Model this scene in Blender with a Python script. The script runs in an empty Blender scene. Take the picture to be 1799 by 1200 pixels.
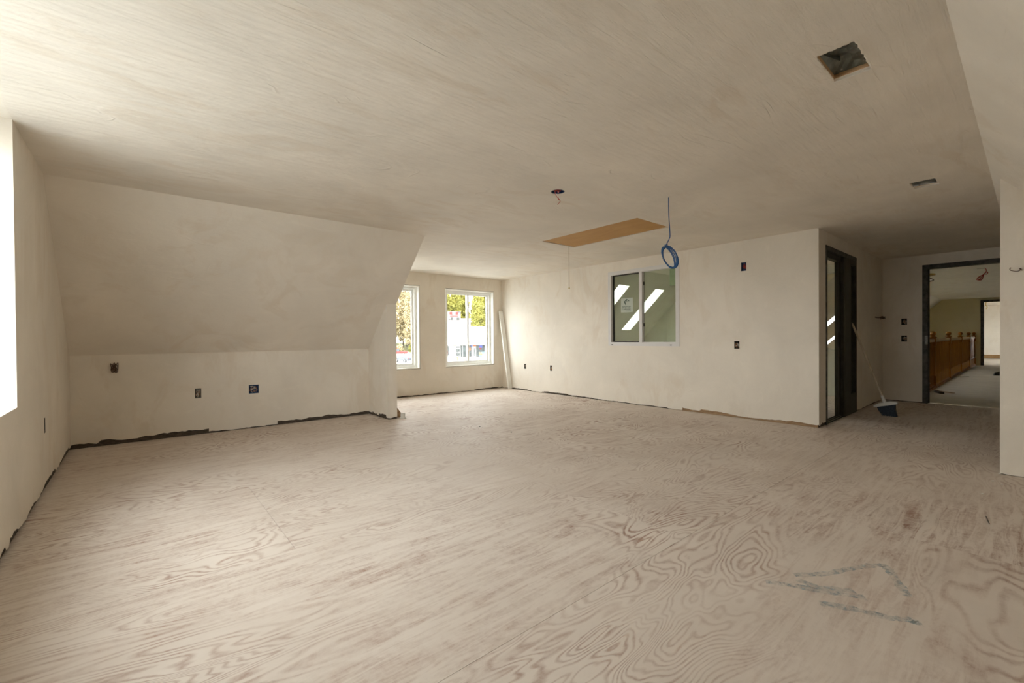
import bpy, bmesh, math, random
from mathutils import Vector, Matrix
random.seed(7)
SC = bpy.context.scene
COL = SC.collection

# ---------------------------------------------------------------- camera
CAM_H, F_PX = 1.05, 774.74
TH, PITCH, ROLL = math.radians(41.2) - 0.0157, -0.0084, -0.008
_R = Vector((math.cos(TH), -math.sin(TH), 0)); _F = Vector((math.sin(TH), math.cos(TH), 0)); _U = Vector((0, 0, 1))
FW = _F * math.cos(PITCH) + _U * math.sin(PITCH)
_U2 = _U * math.cos(PITCH) - _F * math.sin(PITCH)
RT = _R * math.cos(ROLL) + _U2 * math.sin(ROLL)
UP = _U2 * math.cos(ROLL) - _R * math.sin(ROLL)
CP = Vector((0, 0, CAM_H))
cd = bpy.data.cameras.new('camera'); cam = bpy.data.objects.new('camera', cd); COL.objects.link(cam)
cd.sensor_width = 36.0; cd.lens = 36.0 * F_PX / 1799.0; cd.clip_start = 0.05; cd.clip_end = 600
M = Matrix((RT, UP, -FW)).transposed().to_4x4(); M.translation = CP
cam.matrix_world = M
SC.camera = cam

# ---------------------------------------------------------------- world, exposure
SC.view_settings.view_transform = 'Standard'
SC.view_settings.look = 'None'
SC.view_settings.gamma = 1.0
SC.view_settings.use_curve_mapping = False
SC.view_settings.exposure = 1.93
W = bpy.data.worlds.new('overcast_sky'); SC.world = W; W.use_nodes = True
wn = W.node_tree; wn.nodes.clear()
wo = wn.nodes.new('ShaderNodeOutputWorld'); wb = wn.nodes.new('ShaderNodeBackground')
wb.inputs[0].default_value = (0.97, 0.98, 1.02, 1); wb.inputs[1].default_value = 5.0
wn.links.new(wb.outputs[0], wo.inputs[0])
SC.cycles.max_bounces = 14; SC.cycles.diffuse_bounces = 10; SC.cycles.transparent_max_bounces = 16
SC.cycles.caustics_reflective = False; SC.cycles.caustics_refractive = False

# ---------------------------------------------------------------- room dimensions (metres)
H = 2.26
xA, yK, zK, yT = -0.508, 6.01, 0.91, 4.616
xj, xc, yE = 2.46, 2.588, 5.397
xB, yD, yB, xD = 5.869, 7.237, 1.558, 9.151
xR, yR, yS = 4.908, 0.154, 0.204
TL, TRS = (H - zK) / (yK - yT), 1.078
yKR = yS - (H - zK) / TRS                       # right knee wall
WT = 0.11                                       # partition thickness
slopeL = lambda y: H - (y - yT) * TL
slopeR = lambda y: H - (yS - y) * TRS
xF = 21.5                                       # far wall of the hall beyond
yS2, yK2 = 2.03, 3.67                           # slope over the stairwell
slope2 = lambda y: H - (y - yS2) * 0.968

def portal(name, loc, rot, sx, sy):             # guides sky sampling through a real opening
    l = bpy.data.lights.new(name, 'AREA'); l.shape = 'RECTANGLE'; l.size = sx; l.size_y = sy
    l.cycles.is_portal = True
    o = bpy.data.objects.new(name, l); COL.objects.link(o); o.location = loc; o.rotation_euler = rot
GW = (1.37, 3.59, 0.69, H)                      # gable window opening y0,y1,z0,z1
portal('window_left_offscreen', (xA - 0.30, (GW[0] + GW[1]) / 2, (GW[2] + GW[3]) / 2), (0, -math.pi / 2, 0), GW[3] - GW[2], GW[1] - GW[0])
portal('window_dormer', (4.2, yD + 0.2, 1.25), (-math.pi / 2, 0, 0), 3.0, 1.6)

# ---------------------------------------------------------------- pixel helpers
def ray(x, y): return FW + RT * ((x - 899.5) / F_PX) - UP * ((y - 600) / F_PX)
def on(x, y, ax, val):
    d = ray(x, y); t = (val - CP[ax]) / d[ax]
    return CP + d * t
X_, Y_, Z_ = 0, 1, 2

# ---------------------------------------------------------------- materials
def newmat(name):
    m = bpy.data.materials.new(name); m.use_nodes = True
    nt = m.node_tree; b = nt.nodes['Principled BSDF']
    return m, nt, b
def N(nt, t, **kw):
    n = nt.nodes.new(t)
    for k, v in kw.items():
        if k in n.inputs: n.inputs[k].default_value = v
        else: setattr(n, k, v)
    return n
def rgb(c): return (c[0], c[1], c[2], 1)
def ramp(nt, src, stops):
    r = nt.nodes.new('ShaderNodeValToRGB')
    el = r.color_ramp.elements
    while len(el) < len(stops): el.new(0.5)
    for e, (p, c) in zip(el, stops):
        e.position = p; e.color = c if len(c) == 4 else rgb(c)
    nt.links.new(src, r.inputs[0]); return r
def mix(nt, fac, a, b, blend='MIX'):
    m = nt.nodes.new('ShaderNodeMix'); m.data_type = 'RGBA'; m.blend_type = blend
    for s, v in ((0, fac), (6, a), (7, b)):
        if hasattr(v, 'is_linked') or isinstance(v, bpy.types.NodeSocket): nt.links.new(v, m.inputs[s])
        else: m.inputs[s].default_value = v if s == 0 else rgb(v)
    return m.outputs[2]
def math_(nt, op, a, b=None, c=None, clamp=False):
    m = nt.nodes.new('ShaderNodeMath'); m.operation = op; m.use_clamp = clamp
    for i, v in enumerate((a, b, c)):
        if v is None: continue
        if isinstance(v, bpy.types.NodeSocket): nt.links.new(v, m.inputs[i])
        else: m.inputs[i].default_value = v
    return m.outputs[0]
def coords(nt, scale=(1, 1, 1), rot=(0, 0, 0), kind='pos'):
    if kind == 'pos': s = nt.nodes.new('ShaderNodeNewGeometry').outputs['Position']
    else: s = nt.nodes.new('ShaderNodeTexCoord').outputs['Object']
    mp = nt.nodes.new('ShaderNodeMapping'); mp.inputs['Scale'].default_value = scale; mp.inputs['Rotation'].default_value = rot
    nt.links.new(s, mp.inputs[0]); return mp.outputs[0]
def noise(nt, vec, scale, detail=4, rough=0.55, dist=0.0):
    n = nt.nodes.new('ShaderNodeTexNoise'); nt.links.new(vec, n.inputs['Vector'])
    n.inputs['Scale'].default_value = scale; n.inputs['Detail'].default_value = detail
    n.inputs['Roughness'].default_value = rough; n.inputs['Distortion'].default_value = dist
    return n.outputs['Fac']
def bump(nt, b, hgt, strength, distance):
    bn = nt.nodes.new('ShaderNodeBump'); bn.inputs['Strength'].default_value = strength; bn.inputs['Distance'].default_value = distance
    nt.links.new(hgt, bn.inputs['Height']); nt.links.new(bn.outputs[0], b.inputs['Normal'])

def plaster(name, col, streak, tone=0.10, strength=0.35, rough=0.75, smear=0.55):
    """skim-coat plaster: soft cloudy tone, trowel strokes and small ridges"""
    m, nt, b = newmat(name)
    p1 = coords(nt)
    ps = coords(nt, streak[0], streak[1])
    pf = coords(nt, tuple(c * (0.5 if i == 0 else 1.6) for i, c in enumerate(streak[0])), (streak[1][0], streak[1][1], streak[1][2] + 0.25))
    cloud = noise(nt, p1, 1.3, 5, 0.6, 0.5)
    stroke = noise(nt, ps, 2.2, 6, 0.62, 1.2)
    lo = tuple(c * (1 - tone) for c in col); hi = tuple(min(1, c * (1 + tone * 0.55)) for c in col)
    warm = (col[0] * 0.88, col[1] * 0.83, col[2] * 0.77)
    c1 = ramp(nt, cloud, [(0.30, lo), (0.70, hi)]).outputs[0]
    patch = ramp(nt, stroke, [(0.50, (0, 0, 0)), (0.60, (1, 1, 1))]).outputs[0]
    zone = ramp(nt, noise(nt, p1, 0.8, 4, 0.6, 0.3), [(0.40, (0, 0, 0)), (0.62, (1, 1, 1))]).outputs[0]
    c2 = mix(nt, math_(nt, 'MULTIPLY', math_(nt, 'MULTIPLY', patch, zone), smear), c1, warm)
    scr = ramp(nt, noise(nt, pf, 5.0, 5, 0.7, 0.7), [(0.58, (0, 0, 0)), (0.68, (1, 1, 1))]).outputs[0]
    c2 = mix(nt, math_(nt, 'MULTIPLY', scr, 0.22), c2, tuple(min(1, c * 1.12) for c in col))
    nt.links.new(c2, b.inputs['Base Color'])
    b.inputs['Roughness'].default_value = rough
    b.inputs['Specular IOR Level'].default_value = 0.25
    # ridges left by the trowel
    arc = noise(nt, ps, 1.1, 2, 0.45, 1.4)
    tri = math_(nt, 'PINGPONG', math_(nt, 'MULTIPLY', arc, 5.0), 0.5)
    rid = ramp(nt, tri, [(0.0, (1, 1, 1)), (0.05, (0, 0, 0))]).outputs[0]
    gate = ramp(nt, noise(nt, p1, 2.6, 4, 0.6), [(0.54, (0, 0, 0)), (0.64, (1, 1, 1))]).outputs[0]
    fine = noise(nt, pf, 11, 7, 0.72, 1.0)
    hgt = math_(nt, 'ADD', math_(nt, 'MULTIPLY', math_(nt, 'MULTIPLY', rid, gate), 0.35), math_(nt, 'ADD', math_(nt, 'MULTIPLY', stroke, 0.9), math_(nt, 'MULTIPLY', fine, 0.7)))
    bump(nt, b, hgt, strength, 0.008)
    return m
def simple(name, col, rough=0.6, metal=0.0, var=0.0, vscale=8.0, spec=0.4):
    m, nt, b = newmat(name)
    b.inputs['Roughness'].default_value = rough; b.inputs['Metallic'].default_value = metal
    b.inputs['Specular IOR Level'].default_value = spec
    if var > 0:
        n = noise(nt, coords(nt), vscale, 5, 0.6)
        r = ramp(nt, n, [(0.3, tuple(c * (1 - var) for c in col)), (0.7, tuple(min(1, c * (1 + var)) for c in col))])
        nt.links.new(r.outputs[0], b.inputs['Base Color'])
    else:
        n = noise(nt, coords(nt), vscale, 2)
        r = ramp(nt, n, [(0.3, tuple(c * 0.97 for c in col)), (0.7, tuple(min(1, c * 1.02) for c in col))])
        nt.links.new(r.outputs[0], b.inputs['Base Color'])
    return m
def wood(name, a, b_, axis_scale, rough=0.5, freq=1.0):
    m, nt, b = newmat(name)
    v = coords(nt, axis_scale)
    g = noise(nt, v, 3.0 * freq, 6, 0.6, 0.8)
    r = ramp(nt, g, [(0.32, a), (0.68, b_)])
    nt.links.new(r.outputs[0], b.inputs['Base Color']); b.inputs['Roughness'].default_value = rough; b.inputs['Specular IOR Level'].default_value = 0.2
    bump(nt, b, g, 0.15, 0.002)
    return m
def glass(name, tint, refl=1.0):
    m = bpy.data.materials.new(name); m.use_nodes = True; nt = m.node_tree; nt.nodes.clear()
    o = nt.nodes.new('ShaderNodeOutputMaterial'); t = nt.nodes.new('ShaderNodeBsdfTransparent'); g = nt.nodes.new('ShaderNodeBsdfGlossy')
    t.inputs[0].default_value = rgb(tint); g.inputs['Roughness'].default_value = 0.0
    ge = nt.nodes.new('ShaderNodeNewGeometry'); dt = nt.nodes.new('ShaderNodeVectorMath'); dt.operation = 'DOT_PRODUCT'
    nt.links.new(ge.outputs['Normal'], dt.inputs[0]); nt.links.new(ge.outputs['Incoming'], dt.inputs[1])
    sch = math_(nt, 'MULTIPLY_ADD', math_(nt, 'POWER', math_(nt, 'SUBTRACT', 1.0, math_(nt, 'ABSOLUTE', dt.outputs['Value']), clamp=True), 5.0), 0.96, 0.04)
    mx = nt.nodes.new('ShaderNodeMixShader')
    nt.links.new(math_(nt, 'MULTIPLY', sch, refl), mx.inputs[0]); nt.links.new(t.outputs[0], mx.inputs[1]); nt.links.new(g.outputs[0], mx.inputs[2])
    nt.links.new(mx.outputs[0], o.inputs[0])
    return m
def plywood(name):
    """dusty sanded plywood subfloor: cathedral grain showing through plaster dust"""
    m, nt, b = newmat(name)
    geo = nt.nodes.new('ShaderNodeNewGeometry').outputs['Position']
    oi = nt.nodes.new('ShaderNodeObjectInfo')
    off = nt.nodes.new('ShaderNodeVectorMath'); off.operation = 'MULTIPLY_ADD'
    cmb = nt.nodes.new('ShaderNodeCombineXYZ')
    nt.links.new(oi.outputs['Random'], cmb.inputs[0]); nt.links.new(oi.outputs['Random'], cmb.inputs[1]); nt.links.new(oi.outputs['Random'], cmb.inputs[2])
    nt.links.new(cmb.outputs[0], off.inputs[0]); off.inputs[1].default_value = (37, 53, 19); nt.links.new(geo, off.inputs[2])
    def mp(scale):
        q = nt.nodes.new('ShaderNodeMapping'); q.inputs['Scale'].default_value = scale; nt.links.new(off.outputs[0], q.inputs[0]); return q.outputs[0]
    gpos = coords(nt)
    wear = noise(nt, mp((5, 26, 1)), 2.0, 6, 0.75, 0.4)
    speck = noise(nt, gpos, 38, 4, 0.7)
    field = noise(nt, mp((0.62, 1.9, 1)), 1.0, 3.0, 0.5, 0.55)
    tri = math_(nt, 'PINGPONG', math_(nt, 'MULTIPLY', field, 44.0), 0.5)
    tri = math_(nt, 'ADD', tri, math_(nt, 'MULTIPLY', math_(nt, 'SUBTRACT', wear, 0.5), 0.55))
    rings = ramp(nt, tri, [(0.20, (0, 0, 0)), (0.46, (1, 1, 1))]).outputs[0]
    streak = ramp(nt, math_(nt, 'ADD', noise(nt, mp((1.3, 13, 1)), 2.0, 7, 0.68, 0.9), math_(nt, 'MULTIPLY', math_(nt, 'SUBTRACT', speck, 0.5), 0.25)), [(0.44, (0, 0, 0)), (0.66, (1, 1, 1))]).outputs[0]
    dust = ramp(nt, noise(nt, gpos, 0.50, 6, 0.62, 0.4), [(0.36, (0, 0, 0)), (0.64, (1, 1, 1))]).outputs[0]
    blotch = ramp(nt, noise(nt, gpos, 4.0, 6, 0.72, 0.8), [(0.40, (0, 0, 0)), (0.66, (1, 1, 1))]).outputs[0]
    ringmask = ramp(nt, noise(nt, mp((0.55, 1.0, 1)), 0.9, 3, 0.5), [(0.42, (0, 0, 0)), (0.52, (1, 1, 1))]).outputs[0]
    grain = mix(nt, ringmask, streak, rings)
    show = math_(nt, 'MULTIPLY', grain, math_(nt, 'ADD', 0.30, math_(nt, 'MULTIPLY', dust, 0.75)))
    show = math_(nt, 'MULTIPLY', show, math_(nt, 'ADD', 0.38, math_(nt, 'MULTIPLY', blotch, 0.85)), clamp=True)
    dustc = ramp(nt, noise(nt, gpos, 1.1, 6, 0.65), [(0.3, (0.60, 0.525, 0.455)), (0.7, (0.715, 0.645, 0.575))]).outputs[0]
    woodc = ramp(nt, noise(nt, gpos, 2.3, 3, 0.6), [(0.3, (0.29, 0.175, 0.13)), (0.7, (0.39, 0.265, 0.205))]).outputs[0]
    show = math_(nt, 'MULTIPLY', show, math_(nt, 'MULTIPLY_ADD', speck, 1.5, 0.22), clamp=True)
    base = mix(nt, show, dustc, woodc)
    stain = ramp(nt, noise(nt, gpos, 1.9, 6, 0.75, 1.0), [(0.66, (0, 0, 0)), (0.74, (1, 1, 1))]).outputs[0]
    base = mix(nt, math_(nt, 'MULTIPLY', stain, 0.22), base, (0.27, 0.27, 0.27))
    nt.links.new(base, b.inputs['Base Color'])
    b.inputs['Roughness'].default_value = 0.62; b.inputs['Specular IOR Level'].default_value = 0.22
    bump(nt, b, math_(nt, 'SUBTRACT', math_(nt, 'MULTIPLY', noise(nt, gpos, 60, 4, 0.7), 0.4), show), 0.25, 0.004)
    return m

MAT = {}
PL = (0.79, 0.739, 0.655)
MAT['plaster_ceiling'] = plaster('plaster_ceiling', PL, ((0.7, 2.2, 1), (0, 0, 0.5)), 0.10, 1.0)
MAT['plaster_x'] = plaster('plaster_wall_across', PL, ((1, 1.2, 0.55), (0, 0, 0)), 0.08, 0.45)
MAT['plaster_y'] = plaster('plaster_wall_along', PL, ((1.2, 1, 0.6), (0, 0, 0)), 0.08, 0.45)
MAT['plaster_slope'] = plaster('plaster_slope', PL, ((1, 1.6, 0.6), (0.4, 0, 0)), 0.08, 0.45)
MAT['hall_paint'] = plaster('hall_cream_wall', (0.68, 0.62, 0.44), ((1, 1, 0.5), (0, 0, 0)), 0.05, 0.1)
MAT['hall_ceiling'] = plaster('hall_ceiling_white', (0.84, 0.82, 0.77), ((0.5, 1, 1), (0, 0, 0)), 0.06, 0.1)
MAT['side_room'] = plaster('side_room_wall', (0.72, 0.71, 0.61), ((1, 1, 0.5), (0, 0, 0)), 0.06, 0.1)
MAT['plywood'] = plywood('dusty_plywood')
MAT['subfloor'] = simple('seam_dark', (0.20, 0.155, 0.12), 0.9)
MAT['hall_floor'] = wood('hall_subfloor', (0.46, 0.41, 0.34), (0.62, 0.57, 0.49), (5, 0.6, 1), 0.8)
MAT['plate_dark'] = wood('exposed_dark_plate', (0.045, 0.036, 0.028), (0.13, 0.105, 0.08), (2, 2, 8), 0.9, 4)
MAT['plate_wood'] = wood('exposed_pine_plate', (0.24, 0.15, 0.08), (0.46, 0.31, 0.18), (2, 1, 12), 0.8, 3)
MAT['vinyl'] = simple('white_vinyl', (0.88, 0.885, 0.855), 0.35)
MAT['vinyl_grey'] = simple('interior_window_vinyl', (0.69, 0.68, 0.67), 0.4)
MAT['jamb'] = simple('white_jamb', (0.86, 0.86, 0.81), 0.6, var=0.03)
MAT['steel'] = simple('dark_grey_steel_frame', (0.045, 0.043, 0.034), 0.6, 0.0, 0.25, 9, 0.25)
MAT['steel_worn'] = simple('scuffed_steel_frame', (0.075, 0.071, 0.060), 0.65, 0.0, 0.55, 16, 0.25)
MAT['door_grey'] = simple('grey_green_door', (0.058, 0.057, 0.042), 0.6, 0.0, 0.10, 4, 0.2)
MAT['black'] = simple('dark_void', (0.02, 0.018, 0.016), 0.8)
MAT['blue_box'] = simple('blue_plastic_box', (0.02, 0.06, 0.16), 0.5)
MAT['metal_box'] = simple('galvanised_box', (0.20, 0.19, 0.165), 0.5, 0.7, 0.3, 30)
MAT['duct'] = simple('galvanised_duct', (0.165, 0.175, 0.15), 0.33, 0.6, 0.5, 12)
MAT['wire_red'] = simple('red_wire', (0.42, 0.05, 0.035), 0.5)
MAT['wire_brown'] = simple('brown_wire', (0.10, 0.055, 0.035), 0.5)
MAT['wire_copper'] = simple('copper_wire', (0.45, 0.22, 0.10), 0.4, 0.6)
MAT['wire_white'] = simple('white_wire', (0.62, 0.60, 0.55), 0.5)
MAT['wire_yellow'] = simple('yellow_wire', (0.60, 0.42, 0.10), 0.5)
MAT['cable_blue'] = simple('blue_cable', (0.012, 0.080, 0.23), 0.45)
MAT['hatch'] = wood('hatch_plywood', (0.46, 0.255, 0.08), (0.56, 0.33, 0.12), (1.2, 0.5, 1), 0.55)
MAT['pine'] = wood('pine_batten', (0.42, 0.27, 0.14), (0.56, 0.38, 0.21), (2, 2, 9), 0.7)
MAT['oak'] = wood('honey_oak', (0.19, 0.072, 0.006), (0.30, 0.125, 0.012), (9, 9, 0.8), 0.42)
MAT['oak_pale'] = wood('worn_oak', (0.30, 0.18, 0.08), (0.38, 0.24, 0.12), (3, 3, 1), 0.5)
MAT['broom_stick'] = wood('worn_broom_stick', (0.38, 0.30, 0.20), (0.60, 0.52, 0.40), (6, 6, 1), 0.7)
MAT['plastic_white'] = simple('off_white_plastic', (0.66, 0.64, 0.58), 0.5)
MAT['bristle'] = simple('blue_black_bristles', (0.028, 0.036, 0.05), 0.7, 0, 0.5, 60)
MAT['board_white'] = simple('primed_white_board', (0.80, 0.79, 0.73), 0.5)
MAT['brass'] = simple('brass_knob', (0.5, 0.36, 0.12), 0.35, 0.8)
MAT['string'] = simple('cotton_string', (0.42, 0.36, 0.28), 0.9)
MAT['crumb'] = simple('plaster_crumb', (0.75, 0.72, 0.66), 0.9)
MAT['dark_bit'] = simple('dark_scrap', (0.05, 0.045, 0.04), 0.8)
def chalk(name, col, amount):
    m, nt, b = newmat(name); b.inputs['Base Color'].default_value = rgb(col); b.inputs['Roughness'].default_value = 0.95
    a = ramp(nt, noise(nt, coords(nt), 30, 6, 0.75), [(0.38, (0, 0, 0)), (0.62, (amount, amount, amount))]).outputs[0]
    nt.links.new(a, b.inputs['Alpha']); return m
MAT['chalk'] = chalk('blue_chalk', (0.37, 0.44, 0.46), 0.55)
MAT['glass_clear'] = glass('clear_glass', (0.93, 0.95, 0.94))
MAT['glass_dormer'] = glass('coated_glass', (0.735, 0.75, 0.735))
MAT['glass_green'] = glass('greenish_interior_glass', (0.88, 0.93, 0.87))
MAT['sticker'] = simple('pale_sticker', (0.50, 0.55, 0.48), 0.6)
MAT['ink'] = simple('dark_green_ink', (0.03, 0.07, 0.05), 0.7)
MAT['paper_green'] = simple('pale_green_paper', (0.42, 0.48, 0.34), 0.9, 0, 0.10, 25)

# ---------------------------------------------------------------- mesh helpers
def tag(o, label=None, cat=None, group=None, kind=None):
    for k, v in (('label', label), ('category', cat), ('group', group), ('kind', kind)):
        if v: o[k] = v
    return o
def wpos(o):
    p = Vector((0, 0, 0))
    while o: p = p + o.location if o.type == 'EMPTY' or o.parent is None or True else p; o = o.parent
    return p
def obj(name, bm, mat, parent=None, smooth=False, local=False):
    if isinstance(bm, bpy.types.Mesh): me = bm
    else:
        bmesh.ops.recalc_face_normals(bm, faces=bm.faces[:])
        me = bpy.data.meshes.new(name); bm.to_mesh(me); bm.free()
        if smooth: me.polygons.foreach_set('use_smooth', [True] * len(me.polygons))
    if mat and not me.materials: me.materials.append(MAT[mat] if isinstance(mat, str) else mat)
    o = bpy.data.objects.new(name, me); COL.objects.link(o)
    if parent:
        o.parent = parent
        if not local: o.location = -wpos(parent)          # mesh is written in world coordinates
    return o
def empty(name, loc=(0, 0, 0), rz=0.0):
    o = bpy.data.objects.new(name, None); COL.objects.link(o); o.location = loc; o.rotation_euler = (0, 0, rz); o.empty_display_size = 0.1
    return o
def thing(name, label, cat, loc=(0, 0, 0), rz=0.0, group=None): return tag(empty(name, loc, rz), label, cat, group)
def struct(o, label=None): return tag(o, label, kind='structure')
def nb(): return bmesh.new()
def box(bm, a, b):
    v = [bm.verts.new((x, y, z)) for x in (a[0], b[0]) for y in (a[1], b[1]) for z in (a[2], b[2])]
    for f in ((0, 1, 3, 2), (4, 6, 7, 5), (0, 4, 5, 1), (2, 3, 7, 6), (0, 2, 6, 4), (1, 5, 7, 3)): bm.faces.new([v[i] for i in f])
    return v
def obox(bm, c, ax, ay, az, sx, sy, sz):
    c = Vector(c); v = []
    for i in (-1, 1):
        for j in (-1, 1):
            for k in (-1, 1): v.append(bm.verts.new(c + Vector(ax) * (i * sx / 2) + Vector(ay) * (j * sy / 2) + Vector(az) * (k * sz / 2)))
    for f in ((0, 1, 3, 2), (4, 6, 7, 5), (0, 4, 5, 1), (2, 3, 7, 6), (0, 2, 6, 4), (1, 5, 7, 3)): bm.faces.new([v[i] for i in f])
def poly(bm, pts): return bm.faces.new([bm.verts.new(p) for p in pts])
def spline(pts, n=6):
    P = [Vector(p) for p in pts]; out = []
    for i in range(len(P) - 1):
        a, b, c, d = P[max(i - 1, 0)], P[i], P[i + 1], P[min(i + 2, len(P) - 1)]
        for k in range(n):
            t = k / n
            out.append(0.5 * ((2 * b) + (c - a) * t + (2 * a - 5 * b + 4 * c - d) * t * t + (3 * b - 3 * c + d - a) * t ** 3))
    out.append(P[-1]); return out
def tube(bm, pts, r, sides=6, taper=None):
    P = [Vector(p) for p in pts]; rings = []
    t0 = (P[1] - P[0]).normalized(); nrm = t0.orthogonal().normalized()
    for i, p in enumerate(P):
        t = (P[min(i + 1, len(P) - 1)] - P[max(i - 1, 0)])
        t = t.normalized() if t.length > 1e-9 else t0
        nrm = (nrm - t * nrm.dot(t)); nrm = nrm.normalized() if nrm.length > 1e-6 else t.orthogonal().normalized()
        bi = t.cross(nrm); rr = r if taper is None else r * (1 + (taper - 1) * i / (len(P) - 1))
        rings.append([bm.verts.new(p + (nrm * math.cos(2 * math.pi * k / sides) + bi * math.sin(2 * math.pi * k / sides)) * rr) for k in range(sides)])
    for a, b in zip(rings, rings[1:]):
        for k in range(sides): bm.faces.new((a[k], a[(k + 1) % sides], b[(k + 1) % sides], b[k]))
    bm.faces.new(rings[0][::-1]); bm.faces.new(rings[-1])
def lathe(bm, prof, c=(0, 0, 0), n=14):
    c = Vector(c); rings = []
    for r, z in prof: rings.append([bm.verts.new(c + Vector((r * math.cos(2 * math.pi * k / n), r * math.sin(2 * math.pi * k / n), z))) for k in range(n)])
    for a, b in zip(rings, rings[1:]):
        for k in range(n): bm.faces.new((a[k], a[(k + 1) % n], b[(k + 1) % n], b[k]))
    bm.faces.new(rings[0][::-1]); bm.faces.new(rings[-1])
def panel(bm, o, u, v, ur, vr, holes=(), reveal=0.0, out=None, cuts=()):
    """flat panel at o + a*u + b*v with rectangular holes; reveal = depth of the hole returns along `out`"""
    o, u, v = Vector(o), Vector(u), Vector(v)
    us = sorted({ur[0], ur[1], *[t for h in holes for t in h[:2]], *cuts}); vs = sorted({vr[0], vr[1], *[t for h in holes for t in h[2:4]]})
    us = [t for t in us if ur[0] - 1e-6 <= t <= ur[1] + 1e-6]; vs = [t for t in vs if vr[0] - 1e-6 <= t <= vr[1] + 1e-6]
    cache = {}
    def V(i, j):
        if (i, j) not in cache: cache[(i, j)] = bm.verts.new(o + u * us[i] + v * vs[j])
        return cache[(i, j)]
    for i in range(len(us) - 1):
        for j in range(len(vs) - 1):
            cu, cv = (us[i] + us[i + 1]) / 2, (vs[j] + vs[j + 1]) / 2
            if any(h[0] < cu < h[1] and h[2] < cv < h[3] for h in holes): continue
            bm.faces.new((V(i, j), V(i + 1, j), V(i + 1, j + 1), V(i, j + 1)))
    if reveal:
        w = Vector(out) * reveal
        for h in holes:
            d = h[4] if len(h) > 4 else 1.0
            P = [o + u * a + v * b for a, b in ((h[0], h[2]), (h[1], h[2]), (h[1], h[3]), (h[0], h[3]))]
            for k in range(4):
                a, b = P[k], P[(k + 1) % 4]
                poly(bm, (a, b, b + w * d, a + w * d))
def skirt(bm, p0, p1, ztop, lo, hi, seed, step=0.03):
    """ragged lower edge of the plaster above the open gap at the floor"""
    rnd = random.Random(seed); p0, p1 = Vector(p0), Vector(p1); L = (p1 - p0).length; n = max(2, int(L / step)); z = (lo + hi) / 2; top = []; bot = []
    for i in range(n + 1):
        p = p0.lerp(p1, i / n)
        z += rnd.uniform(-1, 1) * (hi - lo) * 0.22
        if rnd.random() < 0.07: z = rnd.uniform(lo, hi)
        z = min(hi, max(lo, z))
        q = p.lerp(p, 0)
        top.append(bm.verts.new((p.x, p.y, ztop))); bot.append(bm.verts.new((q.x, q.y, z)))
    for i in range(n): bm.faces.new((top[i], top[i + 1], bot[i + 1], bot[i]))
ZB = 0.085                                       # plaster above this is one flat sheet

# ================================================================ STRUCTURE
# ---- floor: dark seam plane with loose plywood sheets on it
bm = nb(); box(bm, (xA - 0.3, -1.6, -0.06), (9.26, yD + 0.2, -0.016)); floor = struct(obj('floor', bm, 'subfloor'))
me_cache = {}
def sheet(x0, x1, y0, y1):
    w, d = round(x1 - x0 - 0.0015, 4), round(y1 - y0 - 0.0015, 4)
    if (w, d) not in me_cache:
        b2 = nb(); box(b2, (-w / 2, -d / 2, -0.016), (w / 2, d / 2, 0)); me_cache[(w, d)] = b2
        bmesh.ops.recalc_face_normals(b2, faces=b2.faces[:])
        me = bpy.data.meshes.new('plywood_sheet'); b2.to_mesh(me); b2.free(); me.materials.append(MAT['plywood']); me_cache[(w, d)] = me
    o = obj('plywood_sheet', me_cache[(w, d)], None, floor, local=True); o.location = ((x0 + x1) / 2, (y0 + y1) / 2, 0)
rows = [-1.6, -0.05, 1.17, 2.39, 3.61, 4.83, 6.05, yD + 0.2]
for r in range(len(rows) - 1):
    xs = [xA - 0.3] + [x for x in ([0.59 + 2.44 * k for k in range(-1, 4)] if r % 2 else [2.17 + 2.44 * k for k in range(0, 4)]) if xA < x < 9.2] + [9.26]
    for x0, x1 in zip(xs, xs[1:]): sheet(x0, x1, rows[r], rows[r + 1])

# ---- ceiling with openings
HATCH = (3.89, 4.50, 2.60, 3.99)
VENT1 = (2.262, 2.557, 0.47, 0.614)
VENT2 = (4.722, 4.94, 0.483, 0.637)
RB = (2.67, 2.546, 0.055)                       # round box
bm = nb()
rbx = (RB[0] - 0.09, RB[0] + 0.09, RB[1] - 0.09, RB[1] + 0.09)
panel(bm, (0, 0, H), (1, 0, 0), (0, 1, 0), (xA, 9.26), (yS, yT), [HATCH, VENT1, VENT2, rbx])
panel(bm, (0, 0, H), (1, 0, 0), (0, 1, 0), (xc, xB), (yT, yD))
n = 24; sq = []; ci = []
for k in range(n):
    a = 2 * math.pi * k / n; c, s = math.cos(a), math.sin(a); m_ = max(abs(c), abs(s))
    sq.append(bm.verts.new((RB[0] + 0.09 * c / m_, RB[1] + 0.09 * s / m_, H))); ci.append(bm.verts.new((RB[0] + RB[2] * c, RB[1] + RB[2] * s, H)))
for k in range(n): bm.faces.new((sq[k], sq[(k + 1) % n], ci[(k + 1) % n], ci[k]))
for h_ in (HATCH, VENT1, VENT2):                # plasterboard thickness at the cut edges
    P = [Vector((h_[0], h_[2], H)), Vector((h_[1], h_[2], H)), Vector((h_[1], h_[3], H)), Vector((h_[0], h_[3], H))]
    for k in range(4):
        a, b = P[k], P[(k + 1) % 4]; u_ = Vector((0, 0, 0.016)); poly(bm, (a, b, b + u_, a + u_))
struct(obj('ceiling', bm, 'plaster_ceiling'))

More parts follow.
